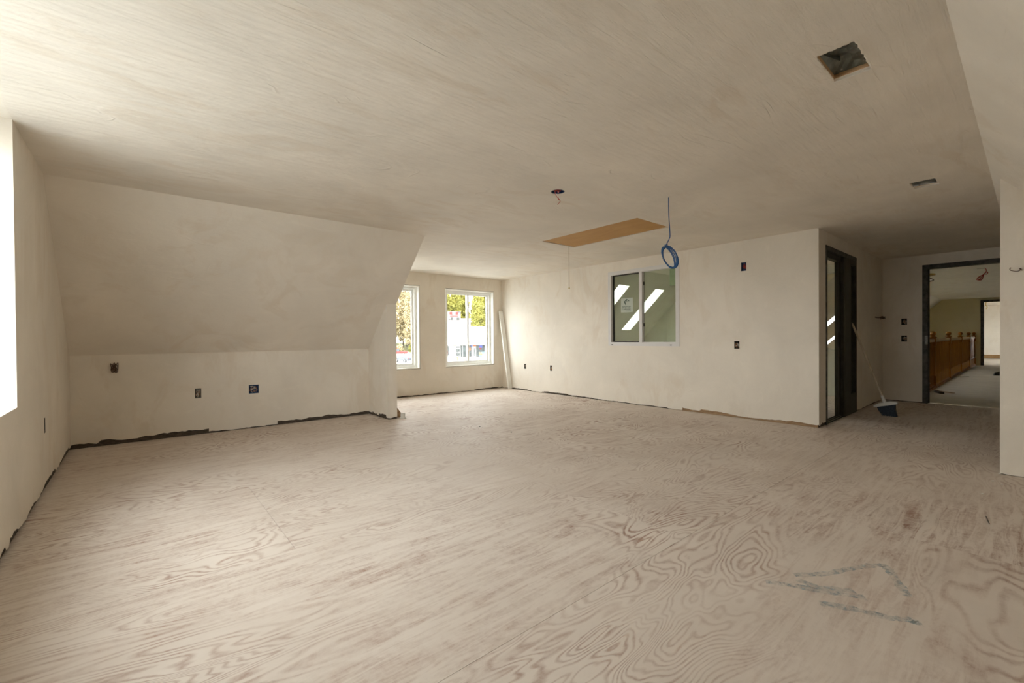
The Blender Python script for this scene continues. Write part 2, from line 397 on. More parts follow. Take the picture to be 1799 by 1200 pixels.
# ---- gable wall with the big window opening (left)
bm = nb()
SLOT = (4.478, 4.524, 0.405, 0.512)
panel(bm, (xA, 0, 0), (0, 1, 0), (0, 0, 1), (yS, yT), (ZB, H), [GW, SLOT])
poly(bm, [(xA, yT, ZB), (xA, yK, ZB), (xA, yK, zK), (xA, yT, H)])
poly(bm, [(xA, yS, ZB), (xA, yS, H), (xA, yKR, zK), (xA, yKR, ZB)])
skirt(bm, (xA, yKR, 0), (xA, yK, 0), ZB, 0.012, 0.058, 3)
for a, b in (((GW[1], GW[2]), (GW[1], GW[3])), ((GW[0], GW[3]), (GW[0], GW[2])), ((GW[0], GW[2]), (GW[1], GW[2])), ((GW[0], GW[3]), (GW[1], GW[3]))):
    poly(bm, [(xA, a[0], a[1]), (xA, b[0], b[1]), (xA - 0.30, b[0], b[1]), (xA - 0.30, a[0], a[1])])
struct(obj('wall_left', bm, 'plaster_x'))
# ---- left knee wall and slope
bm = nb()
BOX_METAL = (0.476, 0.533, 0.406, 0.513); BOX_BLUE = (0.996, 1.10, 0.411, 0.513); WH = (-0.205, -0.165, 0.765, 0.80)
panel(bm, (0, yK, 0), (1, 0, 0), (0, 0, 1), (xA, xj), (ZB, zK), [BOX_METAL, BOX_BLUE])
rg = nb(); rg.free()
skirt(bm, (xA, yK, 0), (0.6, yK, 0), ZB, 0.02, 0.062, 11); skirt(bm, (0.6, yK, 0), (1.3, yK, 0), ZB, 0.008, 0.036, 12); skirt(bm, (1.3, yK, 0), (xj, yK, 0), ZB, 0.03, 0.07, 13)
struct(obj('wall_knee_left', bm, 'plaster_y'))
bm = nb()
poly(bm, [(xA, yT, H), (xc, yT, H), (xc, yE, slopeL(yE)), (xA, yE, slopeL(yE))])
poly(bm, [(xA, yE, slopeL(yE)), (xj, yE, slopeL(yE)), (xj, yK, zK), (xA, yK, zK)])
struct(obj('wall_slope_left', bm, 'plaster_slope'))
# ---- dormer cheek (the pier beside the dormer)
bm = nb()
poly(bm, [(xc, yT, H), (xc, yD, H), (xc, yD, 0), (xc, yE, 0), (xc, yE, slopeL(yE))])
poly(bm, [(xj, yE, ZB), (xj, yK, ZB), (xj, yK, zK), (xj, yE, slopeL(yE))])
poly(bm, [(xj, yE, ZB), (xc, yE, ZB), (xc, yE, slopeL(yE)), (xj, yE, slopeL(yE))])
skirt(bm, (xj, yK, 0), (xj, yE, 0), ZB, 0.015, 0.06, 21, 0.02); skirt(bm, (xj, yE, 0), (xc, yE, 0), ZB, 0.008, 0.03, 22, 0.015)
struct(obj('wall_dormer_cheek', bm, 'plaster_x'))
bm = nb(); box(bm, (xj - 0.003, yE - 0.003, 0.04), (xj + 0.006, yE + 0.006, slopeL(yE) - 0.01)); struct(obj('trim_1', bm, 'plaster_x'))
# ---- dormer window wall
W1 = (2.77, 3.935, 0.495, 2.02); W2 = (4.48, 5.65, 0.495, 2.01)
bm = nb()
panel(bm, (0, yD, 0), (1, 0, 0), (0, 0, 1), (xc, xB), (ZB, H), [W1, W2])
skirt(bm, (xc, yD, 0), (xB, yD, 0), ZB, 0.008, 0.03, 31)
struct(obj('wall_dormer', bm, 'plaster_y'))
# ---- partition with the interior window
IW = (3.238, 4.48, 0.908, 2.103)
BX = [(2.335, 2.397, 1.875, 1.983), (2.422, 2.485, 0.885, 0.983), (6.494, 6.548, 0.432, 0.531), (5.773, 5.826, 0.429, 0.528)]
bm = nb()
panel(bm, (xB, 0, 0), (0, 1, 0), (0, 0, 1), (yB, yD), (ZB, H), [IW] + BX)
skirt(bm, (xB, yB, 0), (xB, 3.2, 0), ZB, 0.02, 0.05, 41); skirt(bm, (xB, 3.2, 0), (xB, 4.3, 0), ZB, 0.004, 0.018, 42); skirt(bm, (xB, 4.3, 0), (xB, 6.0, 0), ZB, 0.008, 0.034, 43); skirt(bm, (xB, 6.0, 0), (xB, yD, 0), ZB, 0.006, 0.03, 44)
for a, b in (((IW[0], IW[2]), (IW[1], IW[2])), ((IW[1], IW[2]), (IW[1], IW[3])), ((IW[1], IW[3]), (IW[0], IW[3])), ((IW[0], IW[3]), (IW[0], IW[2]))):
    poly(bm, [(xB, a[0], a[1]), (xB, b[0], b[1]), (xB + WT, b[0], b[1]), (xB + WT, a[0], a[1])])
struct(obj('wall_partition', bm, 'plaster_x'))
# ---- hall side wall with the pocket-door opening
PD = (6.125, 7.51, 0.0, 2.107)
bm = nb()
panel(bm, (0, yB, 0), (1, 0, 0), (0, 0, 1), (xB, xD), (ZB, H), [(PD[0], PD[1], -1, PD[3]), (PD[0], PD[1], ZB, PD[3])])
skirt(bm, (xB, yB, 0), (PD[0], yB, 0), ZB, 0.01, 0.05, 51, 0.015); skirt(bm, (PD[1], yB, 0), (xD, yB, 0), ZB, 0.006, 0.022, 52)
struct(obj('wall_hall_side', bm, 'plaster_y'))
# ---- wall at the end of the hall, with the doorway
DO = (0.10, 1.085, 0.0, 2.107)
HB = [(1.262, 1.329, 1.203, 1.301), (1.262, 1.329, 0.94, 1.035)]
bm = nb()
panel(bm, (xD, 0, 0), (0, 1, 0), (0, 0, 1), (yKR, yB), (ZB, H), [(DO[0], DO[1], ZB, DO[3])] + HB)
panel(bm, (xD, 0, 0), (0, 1, 0), (0, 0, 1), (yKR, DO[0]), (0, ZB))
skirt(bm, (xD, DO[1], 0), (xD, yB, 0), ZB, 0.006, 0.02, 61)
struct(obj('wall_hall_end', bm, 'plaster_x'))
# ---- right wall, slope, knee
bm = nb()
poly(bm, [(xR, yR, ZB), (xR, yR, slopeR(yR)), (xR, yKR, zK), (xR, yKR, ZB)])
skirt(bm, (xR, yKR, 0), (xR, yR, 0), ZB, 0.005, 0.024, 71, 0.02)
poly(bm, [(xR, yR, 0), (xR + WT, yR, 0), (xR + WT, yR, slopeR(yR)), (xR, yR, slopeR(yR))])
poly(bm, [(xR + WT, yR, 0), (xR + WT, yR, slopeR(yR)), (xR + WT, yKR, zK), (xR + WT, yKR, 0)])
struct(obj('wall_right', bm, 'plaster_x'))
bm = nb()
poly(bm, [(xA, yS, H), (xR, yS, H), (xR, yKR, zK), (xA, yKR, zK)])
vR = Vector((0, -1, -TRS)).normalized()
panel(bm, (0, yS, H), (1, 0, 0), vR, (xR, xD), (0, (yS - yKR) * math.hypot(1, TRS)))
struct(obj('wall_slope_right', bm, 'plaster_slope'))
bm = nb(); panel(bm, (0, yKR, 0), (1, 0, 0), (0, 0, 1), (xA, xD), (0, zK)); struct(obj('wall_knee_right', bm, 'plaster_y'))

# ---- exposed sill plates in the gap under the plaster
def plate(name, p0, p1, inward, mat, h=0.084, t=0.012, e0=0.014, e1=0.014):
    p0, p1, inward = Vector(p0), Vector(p1), Vector(inward); e_ = (p1 - p0).normalized(); p0 = p0 - e_ * e0; p1 = p1 + e_ * e1
    b = nb(); a = p0 - inward * t; c = p1 - inward * t
    z_ = Vector((0, 0, h)); poly(b, [a, c, c + z_, a + z_]); poly(b, [a + z_, c + z_, p1 + z_, p0 + z_])
    struct(obj(name, b, mat))
plate('baseboard_left', (xA, yKR, 0), (xA, yK, 0), (1, 0, 0), 'plate_dark')
plate('baseboard_knee_left', (xA - 0.02, yK, 0), (xj, yK, 0), (0, -1, 0), 'plate_dark')
plate('baseboard_cheek', (xj, yK, 0), (xj, yE, 0), (-1, 0, 0), 'plate_dark', e1=-0.012)
plate('baseboard_cheek_end', (xj, yE, 0), (xc, yE, 0), (0, -1, 0), 'plate_dark', e0=-0.012, e1=0)
plate('baseboard_dormer', (xc, yD, 0), (xB, yD, 0), (0, -1, 0), 'plate_dark')
plate('baseboard_partition_near', (xB, yB, 0), (xB, 3.4, 0), (-1, 0, 0), 'plate_wood', e0=-0.012)
plate('baseboard_partition_far', (xB, 3.4, 0), (xB, yD, 0), (-1, 0, 0), 'plate_dark')
plate('baseboard_hall_side', (PD[1], yB, 0), (xD, yB, 0), (0, -1, 0), 'plate_dark')
plate('baseboard_hall_corner', (xB, yB, 0), (PD[0], yB, 0), (0, -1, 0), 'plate_dark', e0=-0.012, e1=0)
plate('baseboard_hall_end', (xD, DO[1], 0), (xD, yB, 0), (-1, 0, 0), 'plate_dark')
plate('baseboard_right', (xR, yKR, 0), (xR, yR, 0), (-1, 0, 0), 'plate_dark', e1=0)

# ---- side room behind the partition (seen through the interior window and the pocket door)
xP, xQ, yP = xB + WT, 9.05, yB + WT
bm = nb()
panel(bm, (xP, 0, 0), (0, 1, 0), (0, 0, 1), (yP, yT), (0, H), [IW])
poly(bm, [(xP, yT, 0), (xP, yK, 0), (xP, yK, zK), (xP, yT, H)])
panel(bm, (0, yP, 0), (1, 0, 0), (0, 0, 1), (xP, xQ), (0, H), [(PD[0], PD[1], 0, PD[3])])
panel(bm, (0, yK, 0), (1, 0, 0), (0, 0, 1), (xP, xQ), (0, zK))
PT = (1.72, 2.95, 0.82, 2.12)
panel(bm, (xQ, 0, 0), (0, 1, 0), (0, 0, 1), (yP, yT), (0.012, H), [PT], 0.2, (1, 0, 0))
poly(bm, [(xQ, yT, 0.012), (xQ, yK, 0.012), (xQ, yK, zK), (xQ, yT, H)])
struct(obj('wall_side_room', bm, 'side_room'))
def slope_panel(bm, xr, y0, y1, zf, holes, reveal=0.16):
    t = -(zf(y1) - zf(y0)) / (y1 - y0); v = Vector((0, 1, -t)); o = Vector((0, y0, zf(y0)))
    panel(bm, o, (1, 0, 0), v, xr, (0, y1 - y0), [(a, b, c - y0, d - y0) for a, b, c, d in holes], reveal, Vector((0, t, 1)).normalized())
SK = [(6.72, 7.04, 4.88, 5.71), (7.93, 8.255, 4.88, 5.71)]
bm = nb(); slope_panel(bm, (xP, xQ), yT, yK, slopeL, SK); struct(obj('wall_slope_side_room', bm, 'side_room'))
# ---- hall beyond the doorway
bm = nb(); panel(bm, (0, 0, H), (1, 0, 0), (0, 1, 0), (9.26, xF), (-1.3, yS2)); struct(obj('ceiling_hall', bm, 'hall_ceiling'))
SK2 = [(11.80, 12.20, 2.55, 3.45), (13.70, 14.05, 2.75, 3.62), (15.6, 16.0, 2.55, 3.45), (17.5, 17.9, 2.55, 3.45)]  # last two are unseen, added at the same spacing to light the hall
bm = nb(); slope_panel(bm, (9.26, xF), yS2, yK2, slope2, SK2); struct(obj('wall_slope_hall', bm, 'hall_ceiling'))
FD = (0.10, 1.114, 0.0, 2.18)
bm = nb()
panel(bm, (0, yK2, 0), (1, 0, 0), (0, 0, 1), (9.26, xF), (-2.8, slope2(yK2)))
panel(bm, (xF, 0, 0), (0, 1, 0), (0, 0, 1), (-1.3, yS2), (-2.8, H), [FD], 0.1, (1, 0, 0))
poly(bm, [(xF, yS2, -2.8), (xF, yK2, -2.8), (xF, yK2, slope2(yK2)), (xF, yS2, H)])
panel(bm, (0, -1.3, 0), (1, 0, 0), (0, 0, 1), (9.26, xF), (0, H))
panel(bm, (9.26, 0, 0), (0, 1, 0), (0, 0, 1), (-1.3, 1.3), (0, H), [(DO[0], DO[1], 0, DO[3])])
panel(bm, (9.26, 0, 0), (0, 1, 0), (0, 0, 1), (1.3, yS2), (-2.8, H), [(PT[0], PT[1], PT[2], PT[3])])
panel(bm, (9.26, 0, 0), (0, 1, 0), (0, 0, 1), (yS2, yK2), (-2.8, 0.82), [])
poly(bm, [(9.26, PT[1], 0.82), (9.26, yK2, 0.82), (9.26, yK2, slope2(yK2)), (9.26, PT[1], slope2(PT[1]))])
poly(bm, [(9.26, yS2, H), (9.26, yK2, H), (9.26, yK2, slope2(yK2)), (9.26, PT[1], slope2(PT[1]))])
panel(bm, (0, 1.30, 0), (1, 0, 0), (0, 0, 1), (9.26, xF), (-2.8, -0.05))
panel(bm, (0, 0, -2.8), (1, 0, 0), (0, 1, 0), (9.26, xF), (1.3, yK2))
struct(obj('wall_hall_far', bm, 'hall_paint'))
REG = (15.42, 15.80, 1.0, 1.17)
bm = nb(); panel(bm, (0, 0, 0), (1, 0, 0), (0, 1, 0), (9.262, xF + 0.1), (-1.3, 1.30), [REG], 0.12, (0, 0, -1)); poly(bm, [(9.262, 1.3, 0), (xF, 1.3, 0), (xF, 1.3, -0.05), (9.262, 1.3, -0.05)])
struct(obj('floor_hall', bm, 'hall_floor'))
bm = nb(); box(bm, (REG[0] - 0.01, REG[2] - 0.01, -0.13), (REG[1] + 0.01, REG[3] + 0.01, -0.12)); struct(obj('floor_register_void', bm, 'duct'))
# ---- last room behind the far door
bm = nb()
panel(bm, (27.7, 0, 0), (0, 1, 0), (0, 0, 1), (-1.6, 3.2), (0.17, H)); panel(bm, (0, 3.2, 0), (1, 0, 0), (0, 0, 1), (xF + 0.1, 27.7), (0, H))
panel(bm, (0, -1.6, 0), (1, 0, 0), (0, 0, 1), (xF + 0.1, 27.7), (0, H), [(23.5, 25.8, 0.6, 2.0)], 0.12, (0, -1, 0))
panel(bm, (xF + 0.1, 0, 0), (0, 1, 0), (0, 0, 1), (-1.6, 3.2), (0, H), [FD])
panel(bm, (0, 0, H), (1, 0, 0), (0, 1, 0), (xF + 0.1, 27.7), (-1.6, 3.2))
struct(obj('wall_last_room', bm, 'plaster_x'))
bm = nb(); panel(bm, (0, 0, 0), (1, 0, 0), (0, 1, 0), (xF + 0.1, 27.8), (-1.6, 3.2)); struct(obj('floor_last_room', bm, 'hall_floor'))
bm = nb(); box(bm, (27.69, -1.6, 0.0), (27.75, 3.2, 0.02)); struct(obj('gap_line_last_room', bm, 'plate_dark'))  # dark strip stands in for the shaded gap along the floor
bm = nb(); box(bm, (27.70, -1.6, 0.02), (27.76, 3.2, 0.17)); struct(obj('trim_2', bm, 'oak_pale'))

# ================================================================ WINDOWS AND DOORS
def bars(bm, o, u, v, n, w, h, t, d0, d1):
    """rectangular frame of bar width t, from depth d0 to d1 along n"""
    o, u, v, n = map(Vector, (o, u, v, n))
    for a0, a1, b0, b1 in ((0, w, 0, t), (0, w, h - t, h), (0, t, t, h - t), (w - t, w, t, h - t)):
        c = o + u * ((a0 + a1) / 2) + v * ((b0 + b1) / 2) + n * ((d0 + d1) / 2)
        obox(bm, c, u, v, n, a1 - a0, b1 - b0, d1 - d0)
def slider(name, o, u, n, w, h, gl, depth, t=0.045, s=0.04, frame_mat='vinyl', flip=False):
    """two-sash sliding window; o = lower corner on the wall plane, n points outdoors"""
    u, n = Vector(u), Vector(n); v = Vector((0, 0, 1)); o = Vector(o)
    root = struct(empty(name, o))
    b = nb(); bars(b, o, u, v, n, w, h, t, depth, depth + 0.075); obj('window_frame', b, frame_mat, root)
    half = w / 2
    for i in (0, 1):
        d = depth + (0.012 if (i == 0) != flip else 0.042)
        so = o + u * (t * 0.9 if i == 0 else half - s * 0.5) + v * (t * 0.9)
        sw, sh = half - t * 0.9 + s * 0.5, h - 1.8 * t
        b = nb(); bars(b, so, u, v, n, sw, sh, s, d, d + 0.026); sa = obj('sash', b, frame_mat, root)
        b = nb(); obox(b, so + u * sw / 2 + v * sh / 2 + n * (d + 0.013), u, v, n, sw - 1.8 * s, sh - 1.8 * s, 0.005); obj('pane', b, gl, sa)
    for z in (0.30, 0.78):
        b = nb(); obox(b, o + u * half + v * (h * z) + n * (depth + 0.004), u, v, n, 0.022, 0.06, 0.02); obox(b, o + u * (half + 0.008) + v * (h * z + 0.01) - n * 0.006 + n * depth, u, v, n, 0.012, 0.03, 0.016)
        obj('latch', b, frame_mat, root)
    return root
def jamb_liner(parent, o, u, n, w, h, depth):
    b = nb(); o, u, n = map(Vector, (o, u, n)); v = Vector((0, 0, 1)); bars(b, o, u, v, n, w, h, 0.018, -0.004, depth + 0.08); obj('jamb_liner', b, 'jamb', parent)
for nm, w_ in (('window_1', W1), ('window_2', W2)):
    o = (w_[0] + 0.006, yD, w_[2] + 0.006); ww, hh = w_[1] - w_[0] - 0.012, w_[3] - w_[2] - 0.012
    r_ = slider(nm, (o[0] + 0.016, yD, o[2] + 0.016), (1, 0, 0), (0, 1, 0), ww - 0.032, hh - 0.032, 'glass_dormer', 0.085)
    jamb_liner(r_, o, (1, 0, 0), (0, 1, 0), ww, hh, 0.085)
    bm = nb(); bars(bm, (w_[0] - 0.06, yD + 0.02, w_[2] - 0.06), (1, 0, 0), (0, 0, 1), (0, 1, 0), w_[1] - w_[0] + 0.12, w_[3] - w_[2] + 0.12, 0.062, 0.0, 0.10); obj('rough_opening', bm, 'plate_dark', r_)
r_ = slider('window_3', (xA - 0.20, GW[0], GW[2]), (0, 1, 0), (-1, 0, 0), GW[1] - GW[0], GW[3] - GW[2], 'glass_dormer', 0.02)
# interior window
r_ = struct(empty('window_4', (xB, IW[1], IW[2])))
iw, ih = IW[1] - IW[0], IW[3] - IW[2]; UO = Vector((xB, IW[1], IW[2])); UU, UN, UV = Vector((0, -1, 0)), Vector((1, 0, 0)), Vector((0, 0, 1))
bm = nb(); bars(bm, UO - UN * 0.006, UU, UV, UN, iw, ih, 0.058, 0, 0.075); obj('window_frame', bm, 'vinyl_grey', r_)
mid = IW[1] - 3.873
bm = nb(); obox(bm, UO + UU * mid + UV * ih / 2 + UN * 0.02, UU, UV, UN, 0.052, ih - 0.11, 0.045); obj('meeting_stile', bm, 'vinyl_grey', r_)
bm = nb(); bars(bm, UO + UU * 0.05 + UV * 0.05, UU, UV, UN, mid - 0.03, ih - 0.10, 0.022, 0.045, 0.07); sa = obj('sash', bm, 'steel', r_)
bm = nb(); obox(bm, UO + UU * ((0.06 + mid) / 2) + UV * ih / 2 + UN * 0.058, UU, UV, UN, mid - 0.05, ih - 0.11, 0.005); obj('pane', bm, 'glass_green', sa)
bm = nb(); bars(bm, UO + UU * (mid + 0.015) + UV * 0.052, UU, UV, UN, iw - mid - 0.07, ih - 0.104, 0.012, 0.03, 0.05); sa = obj('sash', bm, 'vinyl_grey', r_)
bm = nb(); obox(bm, UO + UU * ((mid + iw) / 2 - 0.01) + UV * ih / 2 + UN * 0.04, UU, UV, UN, iw - mid - 0.09, ih - 0.12, 0.005); obj('pane', bm, 'glass_green', sa)
for z in (0.27, 0.80):
    bm = nb(); obox(bm, UO + UU * (mid + 0.04) + UV * (ih * z) + UN * 0.03, UU, UV, UN, 0.014, 0.05, 0.02); obj('latch', bm, 'door_grey', r_)
for y in (0.08, iw - 0.13):
    bm = nb(); obox(bm, UO + UU * y + UV * 0.018 - UN * 0.008, UU, UV, UN, 0.028, 0.010, 0.006); obj('weep_cover', bm, 'steel', r_)
# sticker on the left pane
xs_ = UO.x + 0.058 - 0.004
s0, s1 = on(1091, 524.5, 0, xs_), on(1112, 548, 0, xs_)
bm = nb(); box(bm, (xs_ - 0.0006, s1.y, s1.z), (xs_, s0.y, s0.z)); stk = obj('sticker', bm, 'sticker', r_)
def text(body, size, y, z, x, parent, mat, name):
    c = bpy.data.curves.new(name, 'FONT'); c.body = body; c.size = size; c.extrude = 0.0004; c.align_x = 'LEFT'
    t = bpy.data.objects.new(name, c); COL.objects.link(t)
    bpy.context.view_layer.update()
    me = bpy.data.meshes.new_from_object(t.evaluated_get(bpy.context.evaluated_depsgraph_get())); bpy.data.objects.remove(t); bpy.data.curves.remove(c)
    me.materials.clear(); me.materials.append(MAT[mat])
    me.transform(Matrix(((0, 0, -1, x), (-1, 0, 0, y), (0, 1, 0, z), (0, 0, 0, 1))))
    return obj(name, me, None, parent)
sh = s0.z - s1.z; sw = s0.y - s1.y
text('American', sh * 0.185, s0.y - sw * 0.10, s1.z + sh * 0.34, xs_ - 0.0012, stk, 'ink', 'lettering')
text('Craftsman', sh * 0.175, s0.y - sw * 0.08, s1.z + sh * 0.18, xs_ - 0.0012, stk, 'ink', 'lettering')
text('by Andersen', sh * 0.085, s0.y - sw * 0.40, s1.z + sh * 0.07, xs_ - 0.0012, stk, 'ink', 'lettering')
bm = nb()
def sp(a, b): return Vector((xs_ - 0.0014, s0.y - sw * a, s1.z + sh * b))
for q in (((0.26, 0.74), (0.46, 0.93), (0.70, 0.80), (0.70, 0.75), (0.47, 0.87), (0.30, 0.72)), ((0.28, 0.72), (0.36, 0.80), (0.40, 0.52), (0.35, 0.55)), ((0.42, 0.83), (0.50, 0.86), (0.47, 0.72)), ((0.52, 0.74), (0.62, 0.79), (0.62, 0.76), (0.52, 0.70))):
    f = bmesh.ops.extrude_face_region(bm, geom=[poly(bm, [sp(*p) for p in q])])
    bmesh.ops.translate(bm, vec=(0.0008, 0, 0), verts=[e for e in f['geom'] if isinstance(e, bmesh.types.BMVert)])
obj('emblem', bm, 'ink', stk)
# strip of paper hanging behind the right pane
p0, p1 = on(1176.5, 463, 0, xB + 0.075), on(1187.5, 501, 0, xB + 0.075)
bm = nb(); box(bm, (xB + 0.074, p1.y, p1.z), (xB + 0.0755, p0.y, IW[3] - 0.055)); obj('paper_strip', bm, 'paper_green', r_)
# skylights
k = 5
for (a, b, c, d), zf in [(q, slopeL) for q in SK] + [(q, slope2) for q in SK2]:
    t_ = -(zf(d) - zf(c)) / (d - c); v = Vector((0, 1, -t_)); L = v.length; v = v / L; nn = Vector((0, t_, 1)).normalized()
    r_ = struct(empty('window_%d' % k, (a, c, zf(c)))); k += 1
    o = Vector((a, c, zf(c)))
    bm = nb(); bars(bm, o + nn * 0.16 - Vector((0.03, 0, 0)) - v * 0.03, (1, 0, 0), v, nn, b - a + 0.06, (d - c) * L + 0.06, 0.035, 0.0, 0.05); obj('window_frame', bm, 'vinyl', r_)
    bm = nb(); obox(bm, o + nn * 0.18 + Vector(((b - a) / 2, 0, 0)) + v * ((d - c) * L / 2), (1, 0, 0), v, nn, b - a, (d - c) * L, 0.006); obj('pane', bm, 'glass_clear', r_)
for a, b, c, d, yy in [(23.5, 25.8, 0.6, 2.0, -1.6)]:  # unseen window, added so that daylight reaches the last room
    slider('window_%d' % k, (b, yy, c), (-1, 0, 0), (0, -1, 0), b - a, d - c, 'glass_clear', 0.03); k += 1

# ---- pocket door
r_ = struct(empty('door_1', (6.8, yB, 0)))
def fr(name, a, b, mat, parent):
    bm = nb(); box(bm, a, b); o_ = obj(name, bm, mat, parent)
    md = o_.modifiers.new('bevel', 'BEVEL'); md.width = min(0.004, 0.2 * min(abs(b[i] - a[i]) for i in range(3))); md.segments = 2
    return o_
z1 = PD[3]
fr('strike_post', (PD[0] + 0.002, yB - 0.008, 0), (PD[0] + 0.045, yP + 0.005, z1), 'steel_worn', r_)
fr('head_rail', (PD[0] + 0.045, yB - 0.008, z1 - 0.055), (PD[1] - 0.002, yP + 0.005, z1 - 0.001), 'steel_worn', r_)
fr('head_track', (PD[0] + 0.045, yB + 0.03, z1 - 0.12), (7.16, yP - 0.02, z1 - 0.055), 'steel', r_)
# open pocket: split jamb posts, the grey leaf half way in, the far stud
fr('split_jamb', (6.90, yB + 0.0, 0.01), (6.928, yB + 0.038, z1 - 0.055), 'steel', r_)
fr('split_jamb', (7.0, yP - 0.036, 0.01), (7.06, yP, z1 - 0.055), 'steel', r_)
leaf = fr('door_leaf', (6.78, yB + 0.042, 0.02), (7.455, yP - 0.038, z1 - 0.12), 'door_grey', r_)
bm = nb(); obox(bm, (6.83, yB + 0.041, 1.0), (1, 0, 0), (0, 1, 0), (0, 0, 1), 0.06, 0.006, 0.19); obj('flush_pull', bm, 'black', leaf)
bm = nb(); box(bm, (6.78, yB + 0.0385, 0.02), (6.80, yB + 0.042, z1 - 0.12)); obj('edge_strip', bm, 'steel', leaf)
fr('pocket_stud', (6.93, yB - 0.006, 0.0), (7.20, yB + 0.036, z1 - 0.055), 'door_grey', r_)
fr('pocket_sill', (7.20, yB - 0.006, 0.0), (7.506, yB + 0.036, 0.27), 'door_grey', r_)
fr('pocket_header', (7.20, yB - 0.006, z1 - 0.12), (7.506, yB + 0.036, z1 - 0.055), 'steel', r_)
fr('pocket_end_post', (7.462, yB - 0.008, 0.0), (7.508, yP, z1 - 0.055), 'steel', r_)
for yy in (yB + 0.005, yB + 0.04, yB + 0.075):
    fr('floor_track', (PD[0] + 0.045, yy, 0.0), (6.93, yy + 0.012, 0.014), 'door_grey', r_)
# ---- doorway frame at the end of the hall
def door_frame(name, x0, x1, y0, y1, z, t, mat, ledge=0.012):
    r_ = struct(empty(name, (x0, y1, 0)))
    fr('jamb', (x0 - ledge, y1 - t, 0), (x1 + ledge, y1 - 0.001, z), mat, r_)
    fr('jamb', (x0 - ledge, y0 + 0.001, 0), (x1 + ledge, y0 + t, z), mat, r_)
    fr('head', (x0 - ledge, y0 + t, z - t), (x1 + ledge, y1 - t, z - 0.001), mat, r_)
    fr('stop', ((x0 + x1) / 2, y1 - t - 0.012, 0), ((x0 + x1) / 2 + 0.03, y1 - t, z - t), 'steel', r_)
    return r_
d2 = door_frame('door_2', xD, 9.26, DO[0], DO[1], DO[3], 0.062, 'steel_worn')
bm = nb(); box(bm, (xD - 0.014, DO[1] - 0.062, 0.90), (xD + 0.03, DO[1] - 0.03, 1.03)); obj('strike_plate', bm, 'metal_box', d2)
bm = nb(); box(bm, (xD + 0.005, DO[1] - 0.0635, 0.92), (xD + 0.03, DO[1] - 0.06, 1.01)); obj('latch_hole', bm, 'steel', d2)
door_frame('door_3', xF, xF + 0.1, FD[0], FD[1], FD[3], 0.07, 'steel_worn')
# boxed-out patch over the doorway
bm = nb(); box(bm, (xD - 0.010, yR, 2.109), (xD + 0.002, 1.087, 2.217)); o_ = struct(obj('trim_3', bm, 'plaster_x'))

# ================================================================ ELECTRICS
def wires(bm, c, n, size, r, seed, down=(0, 0, -1)):
    rnd = random.Random(seed); c = Vector(c)
    for i in range(n):
        p = [c + Vector([rnd.uniform(-1, 1) * s_ * 0.4 for s_ in size])]
        for k in range(4): p.append(c + Vector([rnd.uniform(-1, 1) * s_ for s_ in size]))
        tube(bm, spline(p, 5), r, 5)
def wall_box(label, plane, h, mat, depth, seed, wire='wire_copper', wire2='wire_white', name='electrical_box', group=None):
    """open device box sunk into a wall; h = (u0,u1,z0,z1); plane = (axis, value, sign into the wall)"""
    ax, val, sg = plane; u0, u1, z0, z1 = h
    def P(u, d, z): return Vector((val + sg * d, u, z)) if ax == 0 else Vector((u, val + sg * d, z))
    t = thing(name, label, 'electrical box', P((u0 + u1) / 2, 0, z0), group=group)
    b = nb(); e = 0.0
    for q in ((P(u0, e, z0), P(u1, e, z0), P(u1, depth, z0), P(u0, depth, z0)), (P(u0, e, z1), P(u1, e, z1), P(u1, depth, z1), P(u0, depth, z1)),
              (P(u0, e, z0), P(u0, e, z1), P(u0, depth, z1), P(u0, depth, z0)), (P(u1, e, z0), P(u1, e, z1), P(u1, depth, z1), P(u1, depth, z0)),
              (P(u0, depth, z0), P(u1, depth, z0), P(u1, depth, z1), P(u0, depth, z1))): poly(b, q)
    obj('housing', b, mat, t)
    uc, zc = (u0 + u1) / 2, (z0 + z1) / 2
    for zz in (z0 + 0.010, z1 - 0.010):                                   # screw ears
        b = nb(); a_, c_ = P(uc - 0.011, 0.003, zz - 0.007), P(uc + 0.011, 0.006, zz + 0.007); box(b, a_, c_); obj('screw_ear', b, mat, t)
    sz = (0.016, (u1 - u0) * 0.36, (z1 - z0) * 0.36) if ax == 0 else ((u1 - u0) * 0.36, 0.016, (z1 - z0) * 0.36)
    b = nb(); wires(b, P(uc, 0.018, zc), 3, sz, 0.0022, seed); obj('wire', b, wire, t)
    b = nb(); wires(b, P(uc, 0.022, zc), 3, sz, 0.0024, seed + 50); obj('wire', b, wire2, t)
    return t
wall_box('narrow electrical box slot in the shaded gable wall beside the tall window', (0, xA, -1), SLOT, 'metal_box', 0.05, 1)
wall_box('small upright galvanised outlet box low on the knee wall', (1, yK, 1), BOX_METAL, 'metal_box', 0.05, 2)
wall_box('wide blue two-gang box with copper wires on the knee wall', (1, yK, 1), BOX_BLUE, 'blue_box', 0.05, 3)
wall_box('blue switch box with red wire high on the partition wall', (0, xB, 1), BX[0], 'blue_box', 0.05, 4, 'wire_red', 'wire_red')
wall_box('dark switch box at waist height on the partition wall', (0, xB, 1), BX[1], 'black', 0.05, 5)
wall_box('small outlet box beside the leaning white board, low on the partition', (0, xB, 1), BX[2], 'black', 0.05, 6)
wall_box('small outlet box low on the partition, below and left of the interior window', (0, xB, 1), BX[3], 'black', 0.05, 7)
wall_box('upper dark switch box beside the hall doorway', (0, xD, 1), HB[0], 'black', 0.05, 8)
wall_box('lower dark switch box beside the hall doorway', (0, xD, 1), HB[1], 'black', 0.05, 9)
